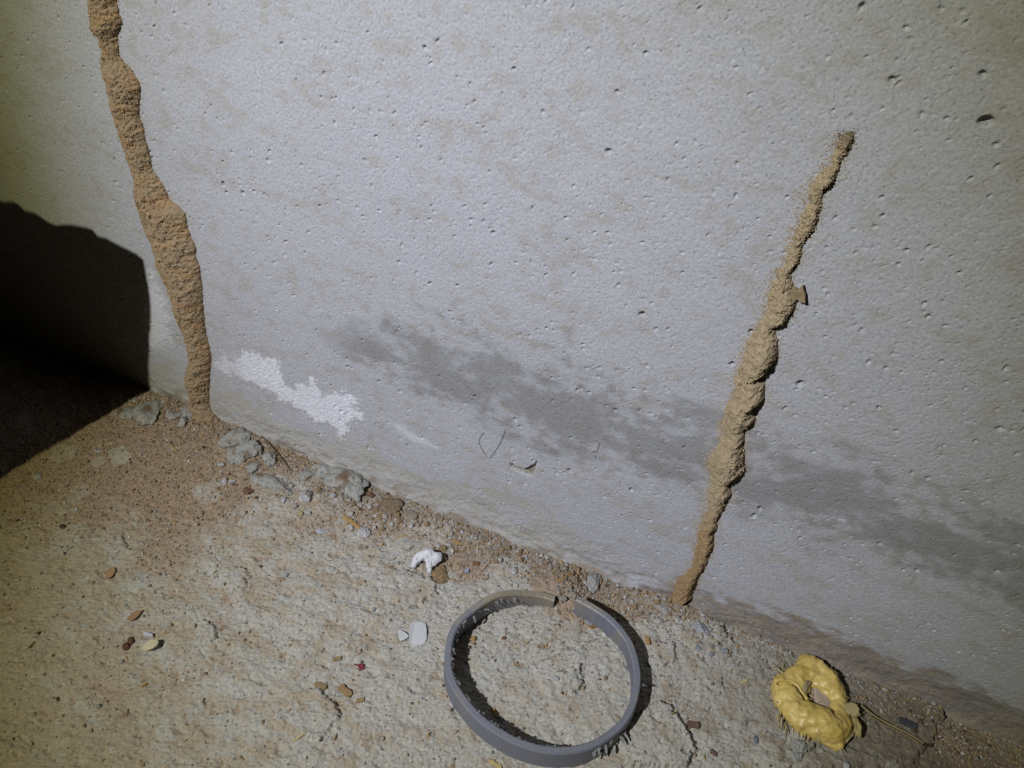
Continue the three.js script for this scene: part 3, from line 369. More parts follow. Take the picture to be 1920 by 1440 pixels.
function chip(L, w, h, seed) {                    // a splinter of wood along x, split ends, slight bow
  const r = rng(seed * 31 + 3), n = 10, m = 8, p = [], id = []; const bow = (r() - 0.5) * 0.12 * L;
  for (let i = 0; i <= n; i++) { const t = i / n, e = Math.pow(Math.min(1, (Math.min(t, 1 - t) + 0.03) / 0.13), 0.35) * (0.85 + 0.3 * r()), y0 = bow * (1 - (2 * t - 1) ** 2); for (let k = 0; k < m; k++) { const a = k / m * 6.2832, q = 0.9 + 0.2 * r(); p.push((t - 0.5) * L + (i === 0 || i === n ? (r() - 0.5) * 0.1 * L : 0), y0 + Math.sign(Math.sin(a)) * Math.pow(Math.abs(Math.sin(a)), 0.5) * h / 2 * (0.5 + 0.5 * e) * q, Math.sign(Math.cos(a)) * Math.pow(Math.abs(Math.cos(a)), 0.6) * w / 2 * e * q); } }
  for (let i = 0; i < n; i++) for (let k = 0; k < m; k++) { const a = i * m + k, b = i * m + (k + 1) % m; id.push(a, a + m, b, b, a + m, b + m); } for (let k = 1; k < m - 1; k++) id.push(0, k, k + 1, n * m, n * m + k + 1, n * m + k);
  const g = new THREE.BufferGeometry(); g.setAttribute('position', new THREE.Float32BufferAttribute(p, 3)); g.setIndex(id); const f = g.toNonIndexed(); f.computeVertexNormals(); return f;
}
function flake(outline, thick, dome = 0) {        // a thin plate with the given outline (metres, x and z), domed a little
  const s = new THREE.Shape(outline.map(([x, z]) => new THREE.Vector2(x, -z))), g0 = new THREE.ExtrudeGeometry(s, { depth: thick, bevelEnabled: true, bevelSize: thick * 0.3, bevelThickness: thick * 0.3, bevelSegments: 2, curveSegments: 6 }); g0.rotateX(-Math.PI / 2);
  const R = Math.max(...outline.map(([x, z]) => Math.hypot(x, z))), p = g0.attributes.position; for (let i = 0; i < p.count; i++) p.setY(i, p.getY(i) - dome * (p.getX(i) ** 2 + p.getZ(i) ** 2) / (R * R)); g0.computeVertexNormals(); return g0;
}
const onGround = (u, v, lift = 0) => { let p = F(u, v), y = 0; for (let i = 0; i < 3; i++) { y = floorY(p.x, Math.max(p.z, 0.001)); p = F(u, v, y); } p.y = y + lift; return p; };
const grainTile = texture(512, 512, (i, j) => { const x = i / 512, y = j / 512, v = 0.8 + 0.17 * n2(x * 14, y * 14, 14) + 0.24 * n2(x * 40, y * 40, 40) + 0.2 * n2(x * 88, y * 88, 88) - 0.3 * sst(0.45, 0.8, n2(x * 52 + 0.5, y * 52, 52)), w = 0.05 * n2(x * 10, y * 10, 10); return [v + w, v, v - w * 1.4]; });
grainTile.wrapS = grainTile.wrapT = THREE.RepeatWrapping;
const bumpRock = bumpTile.clone(); bumpRock.repeat.set(0.045 / BT, 0.045 / BT); bumpRock.needsUpdate = true;
const ROCK = std({ vertexColors: true, map: grainTile, bumpMap: bumpRock, bumpScale: 0.0007 });
function flatUV(g, k = 0.045) { const p = g.attributes.position, u = new Float32Array(p.count * 2); for (let i = 0; i < p.count; i++) { u[i * 2] = (p.getX(i) + p.getY(i) * 0.3) / k + 0.37; u[i * 2 + 1] = (p.getZ(i) + p.getY(i) * 0.6) / k + 0.11; } g.setAttribute('uv', new THREE.BufferAttribute(u, 2)); return g; }
let seedN = 1;
function stone(name, cat, label, u, v, wpx, hpx, tall, color, o = {}) { const p = onGround(u, v), k = unit(p), a = wpx * k / 2, c = hpx * k / 2, b = Math.max(a, c) * tall; p.y += b * (o.sink ?? 0.35); const m = mesh(name, flatUV(rock(seedN++, a * (wpx > 20 ? 1.6 : 1.3), b * 1.25, c * (wpx > 20 ? 1.6 : 1.3), { color: color.map((q) => q * 1.2), ...o })), ROCK); m.position.copy(p); m.rotation.y = (o.turn ?? 0); return tag(m, label, cat, o.group); }
function splinter(name, cat, label, a, b, wpx, color, o = {}) { const p = onGround(...a), q = onGround(...b), mid = p.clone().add(q).multiplyScalar(0.5), d = q.clone().sub(p), L = d.length(), w = wpx * unit(mid), h = w * (o.flat ?? 0.45); const m = mesh(name, chip(L, w, h, seedN++), plain(color, 0.8)); m.position.copy(mid); m.position.y += h * 0.4 + (o.lift ?? 0); m.rotation.set(0, Math.atan2(-d.z, d.x), Math.asin(clamp(d.y / L, -1, 1)), 'YXZ'); return tag(m, label, cat, o.group); }
function plate(name, cat, label, outline, thick, mat, o = {}) { const cu = outline.reduce((s, q) => s + q[0], 0) / outline.length, cv = outline.reduce((s, q) => s + q[1], 0) / outline.length, p = onGround(cu, cv), l = outline.map(([u, v]) => { const q = F(u, v, p.y); return [q.x - p.x, q.z - p.z]; }), m = mesh(name, flake(l, thick, o.dome ?? 0), mat); m.position.copy(p); m.position.y += (o.lift ?? 0.0006) + (o.dome ?? 0) * 0.6; if (o.tilt) m.rotation.set(...o.tilt); return tag(m, label, cat, o.group); }

// ---------------------------------------------------------------- the yellow fibrous pulp
{ const c = onGround(1523, 1318), k = unit(c), root = group('fruit_pulp', c), S = 0.034;
  tag(root, 'glossy yellow chewed fruit pulp with a hole and straw fibres, on the floor at right', 'fruit pulp');
  const at = (u, v, h) => { const p = F(u, v, c.y + h); return [p.x - c.x, h, p.z - c.z]; };
  const loop = [[1512, 1249, 15], [1530, 1257, 19], [1550, 1276, 20], [1566, 1298, 17], [1572, 1318, 13], [1570, 1340, 14], [1572, 1360, 19], [1556, 1368, 24], [1530, 1358, 26], [1506, 1345, 26], [1482, 1326, 19], [1468, 1308, 17], [1466, 1290, 15], [1484, 1278, 17], [1500, 1264, 17]];
  const L = loop.map(([u, v, r]) => [...at(u, v, r * k * 0.5 + 0.001), r * k * 0.98]), bones = L.map((a, i) => { const b = L[(i + 1) % L.length]; return [...a, ...b]; });
  bones.push([...at(1530, 1276, 0.004), 13 * k, ...at(1552, 1290, 0.004), 12 * k], [...at(1508, 1290, 0.004), 9 * k, ...at(1496, 1302, 0.004), 12 * k], [...at(1562, 1330, 0.004), 11 * k, ...at(1552, 1338, 0.004), 10 * k]);
  bones.push([...at(1574, 1372, 0.004), 11 * k, ...at(1573, 1398, 0.003), 6 * k], [...at(1484, 1302, 0.005), 15 * k, ...at(1501, 1312, 0.004), 8 * k], [...at(1548, 1345, 0.009), 11 * k, ...at(1556, 1372, 0.007), 12 * k]);
  const crease = onFloor([[1450, 1300], [1470, 1300], [1482, 1308], [1498, 1330]]).map(([x, z]) => [x - c.x, z - c.z]), crease2 = onFloor([[1545, 1330], [1549, 1345], [1546, 1362]]).map(([x, z]) => [x - c.x, z - c.z]);
  const g = field(S, 112, bones, (x, y, z) => 0.0013 * fb3(x / 0.0065, y / 0.0065, z / 0.0065, 2) + 0.0005 * n3(x / 0.0021, y / 0.0021, z / 0.0021) + 0.00022 * n3(x / 0.0009, y / 0.0009, z / 0.0009) + 0.0022 * sst(0.0014, 0, segDist(x, z, crease)[0]) + 0.0012 * sst(0.0016, 0, segDist(x, z, crease2)[0]));
  { const p = g.attributes.position; for (let i = 0; i < p.count; i++) if (p.getY(i) < -0.0008) p.setY(i, -0.0008); g.computeVertexNormals(); }
  paint(g, (x, y, z) => { const t = fb3(x / 0.008, y / 0.008, z / 0.008, 3), q = n3(x / 0.0016, y / 0.0016, z / 0.0016), m = 1 + 0.08 * q; return [mix(0.66, 0.78, 0.5 + t) * m, mix(0.47, 0.585, 0.5 + t) * m, mix(0.095, 0.19, 0.5 + t) * m]; });
  mesh('flesh', g, new THREE.MeshPhysicalMaterial({ vertexColors: true, color: lin(ALB, ALB, ALB), roughness: 0.5, clearcoat: 0.22, clearcoatRoughness: 0.3 }), root);
  const skin = (l, h0, col, bump) => { const pts = ragged(l, 3, 2.4, l[0][0]).map(([u, v]) => { const p = at(u, v, h0); return [p[0], p[2]]; }), cx = pts.reduce((s, q) => s + q[0], 0) / pts.length, cz = pts.reduce((s, q) => s + q[1], 0) / pts.length; const q = flake(pts.map(([x, z]) => [x - cx, z - cz]), 0.0014, 0.0016); const p = q.attributes.position; for (let i = 0; i < p.count; i++) p.setY(i, p.getY(i) + bump * n2((p.getX(i) + cx) / 0.0016, (p.getZ(i) + cz) / 0.005)); q.computeVertexNormals(); const m = new THREE.Group(); void m; return [q, cx, h0, cz, col]; };
  const addSkin = (name, a, label) => { const t0 = a[4], m = mesh(name, paint(a[0], (x, y, z) => { const q = 1 + 0.3 * fb(x / 0.0012 + t0.r * 90, z / 0.006, 2) + 0.15 * n2(x / 0.0007, z / 0.0007); return [t0.r * q, t0.g * q, t0.b * q]; }), MV, root); m.position.set(a[1], a[2], a[3]); if (label) m.userData.label = label; return m; };
  addSkin('core_skin', skin([[1521, 1283], [1533, 1286], [1547, 1296], [1560, 1304], [1562, 1320], [1552, 1330], [1540, 1331], [1531, 1322], [1524, 1306]], 0.0034, lin(0.52, 0.42, 0.33), 0.0011), 'pinkish grey torn skin inside the hole');
  addSkin('torn_flap', skin([[1503, 1302], [1509, 1280], [1517, 1276], [1519, 1284], [1510, 1297]], 0.006, lin(0.36, 0.29, 0.15), 0.0005), 'greyish dried flap in the hole');
  addSkin('torn_flap', skin([[1586, 1372], [1592, 1364], [1600, 1370], [1599, 1380], [1586, 1391], [1577, 1390], [1576, 1380]], 0.004, lin(0.40, 0.335, 0.15), 0.0008), 'dried folded flap at the lower right');
  addSkin('torn_flap', skin([[1600, 1348], [1607, 1345], [1611, 1362], [1613, 1378], [1606, 1377], [1602, 1365]], 0.006, lin(0.46, 0.37, 0.14), 0.0006), 'long dried flap at the right');
  addSkin('torn_flap', skin([[1580, 1326], [1592, 1318], [1602, 1320], [1608, 1330], [1610, 1340], [1600, 1343], [1590, 1338]], 0.0065, lin(0.50, 0.40, 0.19), 0.0008), 'fibrous pale flap at the right');
  const r = rng(41), fm = [lin(0.58, 0.47, 0.22), lin(0.50, 0.38, 0.14), lin(0.62, 0.53, 0.30)].map((x) => plain(x, 0.7));
  const fibre = (u0, v0, h0, u1, v1, h1, rad) => { const a = new THREE.Vector3(...at(u0, v0, h0)), b = new THREE.Vector3(...at(u1, v1, h1)), m = a.clone().lerp(b, 0.5); m.y += 0.001 * r(); m.x += (r() - 0.5) * 0.0012; m.z += (r() - 0.5) * 0.0012; const q = new THREE.TubeGeometry(new THREE.CatmullRomCurve3([a, m, b]), 8, rad, 5, false), p = q.attributes.position; for (let i = 0; i <= 8; i++) { const s = 1 - 0.75 * i / 8, o = new THREE.Vector3(); for (let j = 0; j < 6; j++) o.add(new THREE.Vector3().fromBufferAttribute(p, i * 6 + j)); o.multiplyScalar(1 / 6); for (let j = 0; j < 6; j++) { const e = new THREE.Vector3().fromBufferAttribute(p, i * 6 + j).sub(o).multiplyScalar(s).add(o); p.setXYZ(i * 6 + j, e.x, e.y, e.z); } } q.computeVertexNormals(); mesh('fibre', q, fm[Math.floor(r() * 3)], root); };
  const F0 = [[1584, 1324, 1600, 1338], [1588, 1322, 1606, 1332], [1592, 1328, 1608, 1346], [1596, 1334, 1612, 1350], [1602, 1346, 1610, 1372], [1606, 1348, 1614, 1378], [1604, 1352, 1606, 1380], [1580, 1384, 1598, 1372], [1582, 1388, 1600, 1376], [1476, 1272, 1452, 1248], [1474, 1272, 1446, 1252], [1473, 1268, 1472, 1235], [1470, 1275, 1454, 1262], [1480, 1266, 1462, 1252], [1486, 1258, 1482, 1247], [1488, 1262, 1500, 1250], [1466, 1275, 1440, 1271], [1455, 1292, 1440, 1280], [1456, 1310, 1438, 1312], [1462, 1320, 1446, 1322], [1468, 1345, 1462, 1374], [1472, 1350, 1468, 1376], [1478, 1358, 1474, 1378], [1488, 1362, 1484, 1380], [1496, 1368, 1496, 1386], [1508, 1375, 1512, 1392], [1520, 1380, 1518, 1391], [1532, 1386, 1534, 1399], [1572, 1388, 1588, 1412], [1570, 1392, 1586, 1414], [1580, 1380, 1592, 1394], [1586, 1326, 1604, 1312], [1588, 1328, 1610, 1320], [1590, 1330, 1616, 1334], [1588, 1334, 1618, 1342], [1584, 1322, 1596, 1306], [1590, 1336, 1612, 1350], [1594, 1340, 1608, 1362], [1600, 1345, 1606, 1386], [1582, 1300, 1596, 1308], [1500, 1318, 1512, 1296], [1504, 1320, 1518, 1290], [1520, 1300, 1526, 1316], [1518, 1308, 1523, 1322], [1524, 1320, 1536, 1328], [1535, 1316, 1548, 1328], [1540, 1295, 1556, 1300], [1552, 1292, 1562, 1290], [1556, 1252, 1560, 1260], [1460, 1338, 1456, 1352], [1466, 1340, 1458, 1356]];
  for (const [a, b, d, e] of F0) for (let i = 0; i < 2; i++) { const k2 = 0.6 + 0.6 * r(); fibre(a + (r() - 0.5) * 8, b + (r() - 0.5) * 8, 0.003 + 0.003 * r(), a + (d - a) * k2 + (r() - 0.5) * 12, b + (e - b) * k2 + (r() - 0.5) * 12, 0.0006 + 0.003 * r(), 0.00022 + 0.0003 * r()); }
}
{ // dry stalk reaching away from the pulp: two straws side by side, dark frayed end
  const root = group('dry_stalk', onGround(1680, 1370)), o = root.position, r = rng(9); tag(root, 'thin dry plant stalk lying on the floor to the right of the yellow pulp', 'stalk');
  const line = (l, rad, col, name) => { const pts = l.map(([u, v, h]) => onGround(u, v, h).sub(o)); mesh(name, new THREE.TubeGeometry(new THREE.CatmullRomCurve3(pts), 40, rad, 7, false), plain(col, 0.75), root); };
  line([[1610, 1328, 0.003], [1640, 1348, 0.002], [1672, 1364, 0.0016], [1705, 1380, 0.0014], [1736, 1400, 0.0012]], 0.00045, lin(0.34, 0.27, 0.12), 'straw');
  line([[1628, 1346, 0.002], [1656, 1361, 0.0014], [1688, 1376, 0.0012], [1722, 1395, 0.001]], 0.0004, lin(0.27, 0.20, 0.085), 'straw');
  for (let i = 0; i < 5; i++) line([[1728 + r() * 4, 1394 + r() * 5, 0.0012], [1738 + r() * 3, 1398 + r() * 4, 0.0018], [1743 + r() * 4, 1396 + r() * 8, 0.001]], 0.0005, lin(0.09, 0.055, 0.035), 'frayed_end'); }

// ---------------------------------------------------------------- the white fluff, shells, leaves, petal
{ const c = onGround(800, 1052), k = unit(c), at = (u, v, h) => { const p = F(u, v, c.y + h); return [p.x - c.x, h, p.z - c.z]; }, B = (u0, v0, h0, r0, u1, v1, h1, r1) => [...at(u0, v0, h0), r0 * k, ...at(u1, v1, h1), r1 * k];
  const g = field(0.014, 84, [B(776, 1058, 0.001, 5, 786, 1044, 0.004, 8), B(786, 1044, 0.004, 8, 802, 1039, 0.006, 9), B(802, 1039, 0.006, 9, 820, 1045, 0.005, 8), B(820, 1045, 0.005, 8, 812, 1056, 0.003, 6), B(804, 1044, 0.005, 6, 804, 1060, 0.003, 4), B(804, 1060, 0.003, 4, 806, 1069, 0.0015, 5), B(780, 1052, 0.003, 5, 776, 1062, 0.0005, 3)], (x, y, z) => 0.0007 * fb3(x / 0.0022, y / 0.0022, z / 0.0022, 3));
  const root = group('cotton_tuft', c); tag(root, 'white cotton tuft arched over a little hollow in the floor, nearest the wall foot', 'cotton tuft'); mesh('fluff', g, plain(lin(0.74, 0.73, 0.76), 1), root);
  const r = rng(5); for (let i = 0; i < 14; i++) { const u = 776 + 46 * r(), v = 1038 + 16 * r(), a = new THREE.Vector3(...at(u, v, 0.005)), b = new THREE.Vector3(...at(u + (r() - 0.5) * 26, v + (r() - 0.4) * 20, 0.003 + 0.004 * r())), m = a.clone().lerp(b, 0.5); m.y += 0.0015; mesh('strand', new THREE.TubeGeometry(new THREE.CatmullRomCurve3([a, m, b]), 8, 0.00011, 4), plain(lin(0.8, 0.79, 0.81), 1), root); } }
const shellMat = plain(lin(0.62, 0.62, 0.63), 0.6);
plate('eggshell_piece', 'shell piece', 'large rounded white eggshell piece lying left of the grey ring', [[771, 1173], [778, 1170], [788, 1170], [798, 1173], [800, 1185], [800, 1200], [796, 1208], [787, 1212], [778, 1212], [771, 1207], [767, 1196], [768, 1184]], 0.0005, shellMat, { dome: 0.0016, lift: 0.0012, tilt: [0.05, 0, -0.06] });
plate('eggshell_piece', 'shell piece', 'small pointed white eggshell piece touching the larger one', [[748, 1184], [751, 1184], [758, 1188], [765, 1193], [766, 1197], [759, 1201], [751, 1204], [748, 1195]], 0.0005, shellMat, { dome: 0.0005, lift: 0.0008 });
{ const m = plate('seed_husk', 'husk', 'pale cream oval seed husk beside two dark red seeds', [[268, 1220], [274, 1214], [283, 1209], [292, 1207], [298, 1206], [300, 1211], [297, 1217], [290, 1222], [281, 1225], [273, 1225]], 0.0006, plain(lin(0.60, 0.53, 0.33), 0.55), { dome: 0.001, lift: 0.0026 }); m.rotation.set(0.1, 0, 0.05); }
stone('seed', 'seed', 'dark red round seed left of the cream husk, the nearer of two', 237.5, 1212.5, 12, 11, 0.75, [0.115, 0.04, 0.02], { rough: 0.03, cuts: 2 });
stone('seed', 'seed', 'longer brown seed above the dark red one, left of the cream husk', 245.5, 1202, 13, 9, 0.7, [0.13, 0.06, 0.03], { rough: 0.04, cuts: 2, turn: -0.6 });
plate('paper_scrap', 'paper scrap', 'tiny bluish white scrap with dark edge above the cream husk', [[270, 1188], [278, 1190], [288, 1193], [288, 1198], [280, 1197], [274, 1197], [271, 1192]], 0.0004, plain(lin(0.55, 0.55, 0.62), 0.6), { lift: 0.0018 });
plate('leaf_fragment', 'leaf fragment', 'narrow orange brown leaf fragment above the cream husk', [[239, 1163], [247, 1153], [257, 1147], [268, 1146], [261, 1156], [252, 1164], [244, 1166]], 0.0003, plain(lin(0.33, 0.19, 0.09), 0.8), { lift: 0.0008 });
plate('leaf_fragment', 'leaf fragment', 'rounded tan leaf fragment at the left, farther from the husk', [[199, 1078], [203, 1070], [210, 1065], [216, 1066], [217, 1073], [212, 1082], [205, 1086], [200, 1085]], 0.0003, plain(lin(0.38, 0.23, 0.11), 0.8), { lift: 0.0008 });
{ const root = group('red_petal', onGround(677, 1251)); tag(root, 'tiny crumpled crimson petal alone on the open floor', 'petal'); const o = root.position, P = (l) => l.map(([u, v]) => { const p = F(u, v, o.y); return [p.x - o.x, p.z - o.z]; });
  const m = mesh('petal', flake(P([[672, 1248], [676, 1247], [682, 1248], [681, 1252], [684, 1255], [679, 1257], [674, 1258], [673, 1253]]), 0.0004, 0.0005), plain(lin(0.22, 0.012, 0.03), 0.6), root); m.position.y = 0.001; const s = mesh('petal_stem', chip(0.0028, 0.0005, 0.0004, 77), plain(lin(0.22, 0.03, 0.03)), root), e = F(668, 1249, o.y); s.position.set(e.x - o.x, 0.001, e.z - o.z); }

// ---------------------------------------------------------------- stones, mortar chips, wood chips
const GREY = [0.37, 0.36, 0.325], PALE = [0.46, 0.45, 0.43], BLUE = [0.27, 0.28, 0.30], TAN = [0.28, 0.19, 0.105];
const CH = [
  ['flat grey mortar slab by the wall left of the thick tube, dark slot beside it', 281, 772, 42, 46, 0.4, GREY], ['pale low mortar patch left of the slotted slab by the black shadow', 243, 777, 44, 22, 0.28, GREY], ['grey mortar lump touching the foot of the thick tube', 357, 775, 34, 26, 0.55, GREY], ['small mortar lump in front of the foot of the thick tube', 326, 776, 26, 20, 0.4, GREY], ['thumb-sized mortar stub in front of the lump at the thick tube', 346, 792, 15, 22, 0.6, GREY],
  ['long grey mortar piece broken from the wall foot right of the thick tube', 436, 823, 38, 42, 0.4, GREY], ['second long grey mortar piece, lower right of the first', 458, 845, 40, 44, 0.42, GREY], ['rounded mortar knob between two dark gaps at the wall foot', 481, 842, 26, 26, 0.6, GREY], ['upright grey mortar piece below the crack in the wall foot', 508, 861, 22, 28, 0.65, GREY], ['tapered mortar piece pointing at the viewer below the long ones', 474, 875, 22, 22, 0.45, GREY],
  ['smooth flat grey stone like a fingertip below the crack', 513, 906, 76, 24, 0.24, GREY], ['biggest grey mortar lump at the wall foot, with a dark hollow on its right', 650, 903, 74, 56, 0.5, GREY], ['low grey mortar slab left of the biggest lump', 608, 880, 36, 34, 0.34, GREY], ['small grey knob at left of the biggest lump', 570, 893, 24, 22, 0.4, GREY], ['round grey pebble with dark pits below the biggest lump', 575, 934, 22, 22, 0.7, PALE], ['thin upright pale pebble below the flat grey stone', 532, 938, 14, 18, 0.6, PALE],
  ['pale pebble nearest the rusty brown hollow', 421, 902, 11, 16, 0.6, PALE], ['pebble right of the one by the rusty hollow', 436, 903, 12, 10, 0.6, PALE], ['round speckled pebble by the lower edge of the black shadow', 70, 895, 19, 17, 0.5, [0.40, 0.40, 0.34]], ['white pebble just above the mortar knob row, in the soil', 416, 871, 11, 10, 0.7, PALE], ['white pebble lying on the soil near the long mortar pieces', 252, 752, 9, 6, 0.5, PALE],
  ['small cream pebble on the floor below the rusty hollow', 471, 962, 10, 8, 0.6, [0.58, 0.52, 0.36]], ['small yellowish pebble right of the cream one', 564, 964, 10, 9, 0.6, [0.50, 0.42, 0.22]], ['bluish white angular chip on the floor left of the wood splinter', 603, 998, 20, 13, 0.4, [0.46, 0.49, 0.53]], ['broad white flaky mortar chip right of the big splinter', 683, 1000, 22, 16, 0.35, PALE], ['white mortar chip between the big splinter and the crumbs', 657, 988, 15, 11, 0.4, PALE],
  ['shiny blue grey pebble with a dark shadow, right of the cotton tuft', 876, 1072, 11, 10, 0.75, [0.34, 0.37, 0.46]], ['round amber brown pebble touching the cotton tuft', 829, 1030, 16, 14, 0.8, [0.27, 0.20, 0.09]], ['cream wedge-shaped chip right of the amber pebble', 846, 1035, 11, 14, 0.45, [0.56, 0.51, 0.40]], ['whitish chip above the cream wedge', 842, 1022, 13, 9, 0.5, PALE], ['brown translucent lump under the right end of the cotton tuft', 828, 1050, 20, 20, 0.6, [0.30, 0.24, 0.17]],
  ['grey angular mortar chip standing above the gap in the ring', 1112, 1098, 22, 36, 0.4, GREY], ['pale ragged chip above the top of the ring', 963, 1071, 16, 12, 0.5, PALE], ['grey stone among soil at the foot of the thin tube', 1243, 1140, 24, 16, 0.4, GREY], ['round pale stone in the soil right of the ring', 1236, 1163, 14, 13, 0.6, [0.44, 0.40, 0.34]], ['white grey angular chip at the foot of the thin tube', 1312, 1178, 24, 15, 0.5, [0.42, 0.42, 0.45]],
  ['bluish pebble right of the ring, in a row of three, leftmost', 1310, 1216, 11, 9, 0.6, BLUE], ['bluish pebble right of the ring, in a row of three, middle', 1334, 1227, 11, 9, 0.6, BLUE], ['bluish pebble right of the ring, in a row of three, rightmost', 1358, 1221, 14, 10, 0.6, BLUE], ['round blue grey pebble on bare floor left of the pulp', 1418, 1388, 13, 13, 0.6, [0.20, 0.225, 0.24]], ['round cream pebble on the stained ledge above the stalk', 1652, 1263, 13, 17, 0.6, [0.42, 0.38, 0.28]], ['small round grey pebble right of the cream one on the ledge', 1671, 1286, 10, 12, 0.6, [0.34, 0.33, 0.31]],
  ['grey chip standing under the lower left of the pulp', 1497, 1402, 24, 22, 0.5, GREY], ['long grey chip below the pulp, lower of two', 1488, 1418, 28, 16, 0.4, GREY], ['small dark chip at the upper right of the pulp', 1546, 1236, 11, 9, 0.7, [0.22, 0.22, 0.21]], ['pale chip at the bottom edge below the pulp', 1587, 1436, 10, 16, 0.6, PALE], ['white crumbly pebble against the inside of the ring at right', 1133, 1190, 14, 10, 0.7, [0.62, 0.60, 0.55]], ['grey pebble wedged inside the ring at the gap', 1090, 1150, 12, 9, 0.6, GREY], ['bluish pebble inside the ring near the orange chip', 1104, 1168, 16, 8, 0.5, [0.36, 0.38, 0.42]],
  ['small pale mortar bit left of the cracked piece inside the ring', 1042, 1273, 12, 9, 0.5, PALE],   ['white splintery chip above the round pale patch left of the thick tube', 184, 847, 18, 9, 0.4, PALE], ['tiny cream chip on the soil above the round pale patch', 208, 833, 8, 5, 0.5, [0.55, 0.5, 0.38]], ['small white chip right of the round pale patch', 272, 856, 9, 6, 0.5, PALE], ['pale chip with a dark hole beside it at far left', 143, 957, 10, 8, 0.5, PALE], ['small pale chip on open floor left of the seeds', 139, 1206, 8, 7, 0.6, [0.45, 0.42, 0.3]], ['white chip below the fingertip-like stone', 577, 961, 12, 8, 0.4, PALE],
  ['grey chip with shadow among the crumbs at mid floor', 535, 1078, 12, 9, 0.5, PALE],
];
CH.forEach(([label, u, v, w, h, t, c], i) => stone(w > 20 ? 'mortar_piece' : 'pebble', w > 20 ? 'mortar piece' : 'pebble', label, u, v, w, h, t, c, { soil: w > 20 && i < 16 ? 0.02 : 0, rough: w > 20 ? 0.17 : 0.1, turn: i * 1.7 % 0.5, sink: w > 20 ? 0.15 : 0.35 }));
const GOLD = lin(0.42, 0.26, 0.085), ORANGE = lin(0.33, 0.17, 0.05), STRAW = lin(0.55, 0.42, 0.17), DARKW = lin(0.16, 0.085, 0.045);
for (const [label, a, b, w, c] of [
  ['long tan wood splinter in the litter strip right of the biggest lump', [644, 970], [676, 993], 9, GOLD], ['short yellow splinter right of the long one in the litter', [746, 1007], [761, 1005], 4, GOLD], ['yellow splinter above right of the cotton tuft', [850, 1014], [867, 1022], 5, GOLD], ['rusty orange bark chip right of the cotton tuft', [886, 1058], [899, 1057], 7, lin(0.22, 0.085, 0.035)], ['orange wood chip inside the ring under the right rim', [1106, 1178], [1127, 1170], 9, ORANGE], ['thin orange wood chip next to it, pressed on the rim', [1127, 1172], [1133, 1186], 4, ORANGE],
  ['yellow wedge of wood outside the ring at right', [1213, 1195], [1214, 1210], 9, GOLD], ['orange chip above the gap in the ring', [1063, 1078], [1074, 1082], 9, ORANGE], ['darker orange chip left of the gap chip', [1046, 1091], [1060, 1086], 8, ORANGE], ['yellow wood chip inside the ring at lower left', [924, 1330], [934, 1346], 8, GOLD], ['golden bit inside the ring at upper left', [886, 1203], [889, 1194], 9, GOLD], ['pale yellow splinter at the bottom edge left of the ring foot', [917, 1427], [940, 1441], 9, STRAW],
  ['brown wood chip on the floor left of the ring foot', [636, 1288], [658, 1306], 15, lin(0.31, 0.20, 0.08)], ['smaller brown wood chip beside the wood chip left of the ring', [668, 1316], [683, 1311], 8, lin(0.31, 0.21, 0.09)], ['brown chip at the lower left, above the two wood chips', [590, 1284], [612, 1290], 12, lin(0.27, 0.19, 0.09)], ['tan splinter on the floor above the red petal', [624, 1238], [640, 1234], 8, lin(0.33, 0.23, 0.1)], ['straw bit at the foot of the thin tube, on the angular chip', [1296, 1172], [1310, 1167], 4, STRAW], ['straw bit on bare floor left of the pulp', [1390, 1281], [1402, 1275], 4, STRAW],
  ['reddish brown wood chip on the floor between ring and pulp', [1288, 1359], [1310, 1361], 13, lin(0.15, 0.085, 0.055)], ['small brown chip below the reddish one', [1331, 1408], [1343, 1417], 9, lin(0.17, 0.11, 0.07)], ['dark slate blue flat chip right of the stalk', [1684, 1350], [1719, 1364], 13, lin(0.05, 0.052, 0.06)], ['orange rim of bark at the end of the slate chip', [1712, 1370], [1720, 1371], 6, lin(0.16, 0.075, 0.03)], ['orange splinter at mid left floor', [266, 1289], [276, 1282], 5, ORANGE], ['thin straw at the lower left floor', [550, 1390], [574, 1373], 3, STRAW],
  ['dark splinter at the far left floor', [54, 1216], [66, 1204], 4, DARKW], ['small dark red chip inside the ring near its centre', [940, 1198], [948, 1196], 6, lin(0.14, 0.05, 0.03)], ['brown stem along the edge of the biggest mortar lump', [639, 936], [672, 952], 3, lin(0.22, 0.14, 0.07)], ['dark root hair running down the crack in the wall foot', [488, 816], [546, 884], 2.4, lin(0.17, 0.11, 0.06)], ['pale dry root inside the ring under its top', [1010, 1127], [1052, 1116], 5, lin(0.33, 0.28, 0.2)],
]) splinter('wood_chip', 'wood chip', label, a, b, w, c, { flat: 0.4, lift: 0.0003 });
stone('soil_clod', 'soil clod', 'dark brown soil clod alone on the pale floor at far left', 119, 988, 12, 9, 0.6, [0.09, 0.05, 0.03], {}); stone('soil_clod', 'soil clod', 'rusty brown soil clod in the hollow among mortar pieces', 464, 921, 20, 16, 0.5, [0.19, 0.10, 0.05], { rough: 0.2 });
stone('soil_clod', 'soil clod', 'rusty soil clod in the dark hollow right of the biggest lump', 690, 928, 20, 10, 0.5, [0.18, 0.10, 0.055], { rough: 0.2 }); stone('soil_clod', 'soil clod', 'crumbly brown soil clod at the wall foot left of the cotton tuft', 733, 947, 34, 30, 0.45, [0.22, 0.16, 0.10], { rough: 0.25 });
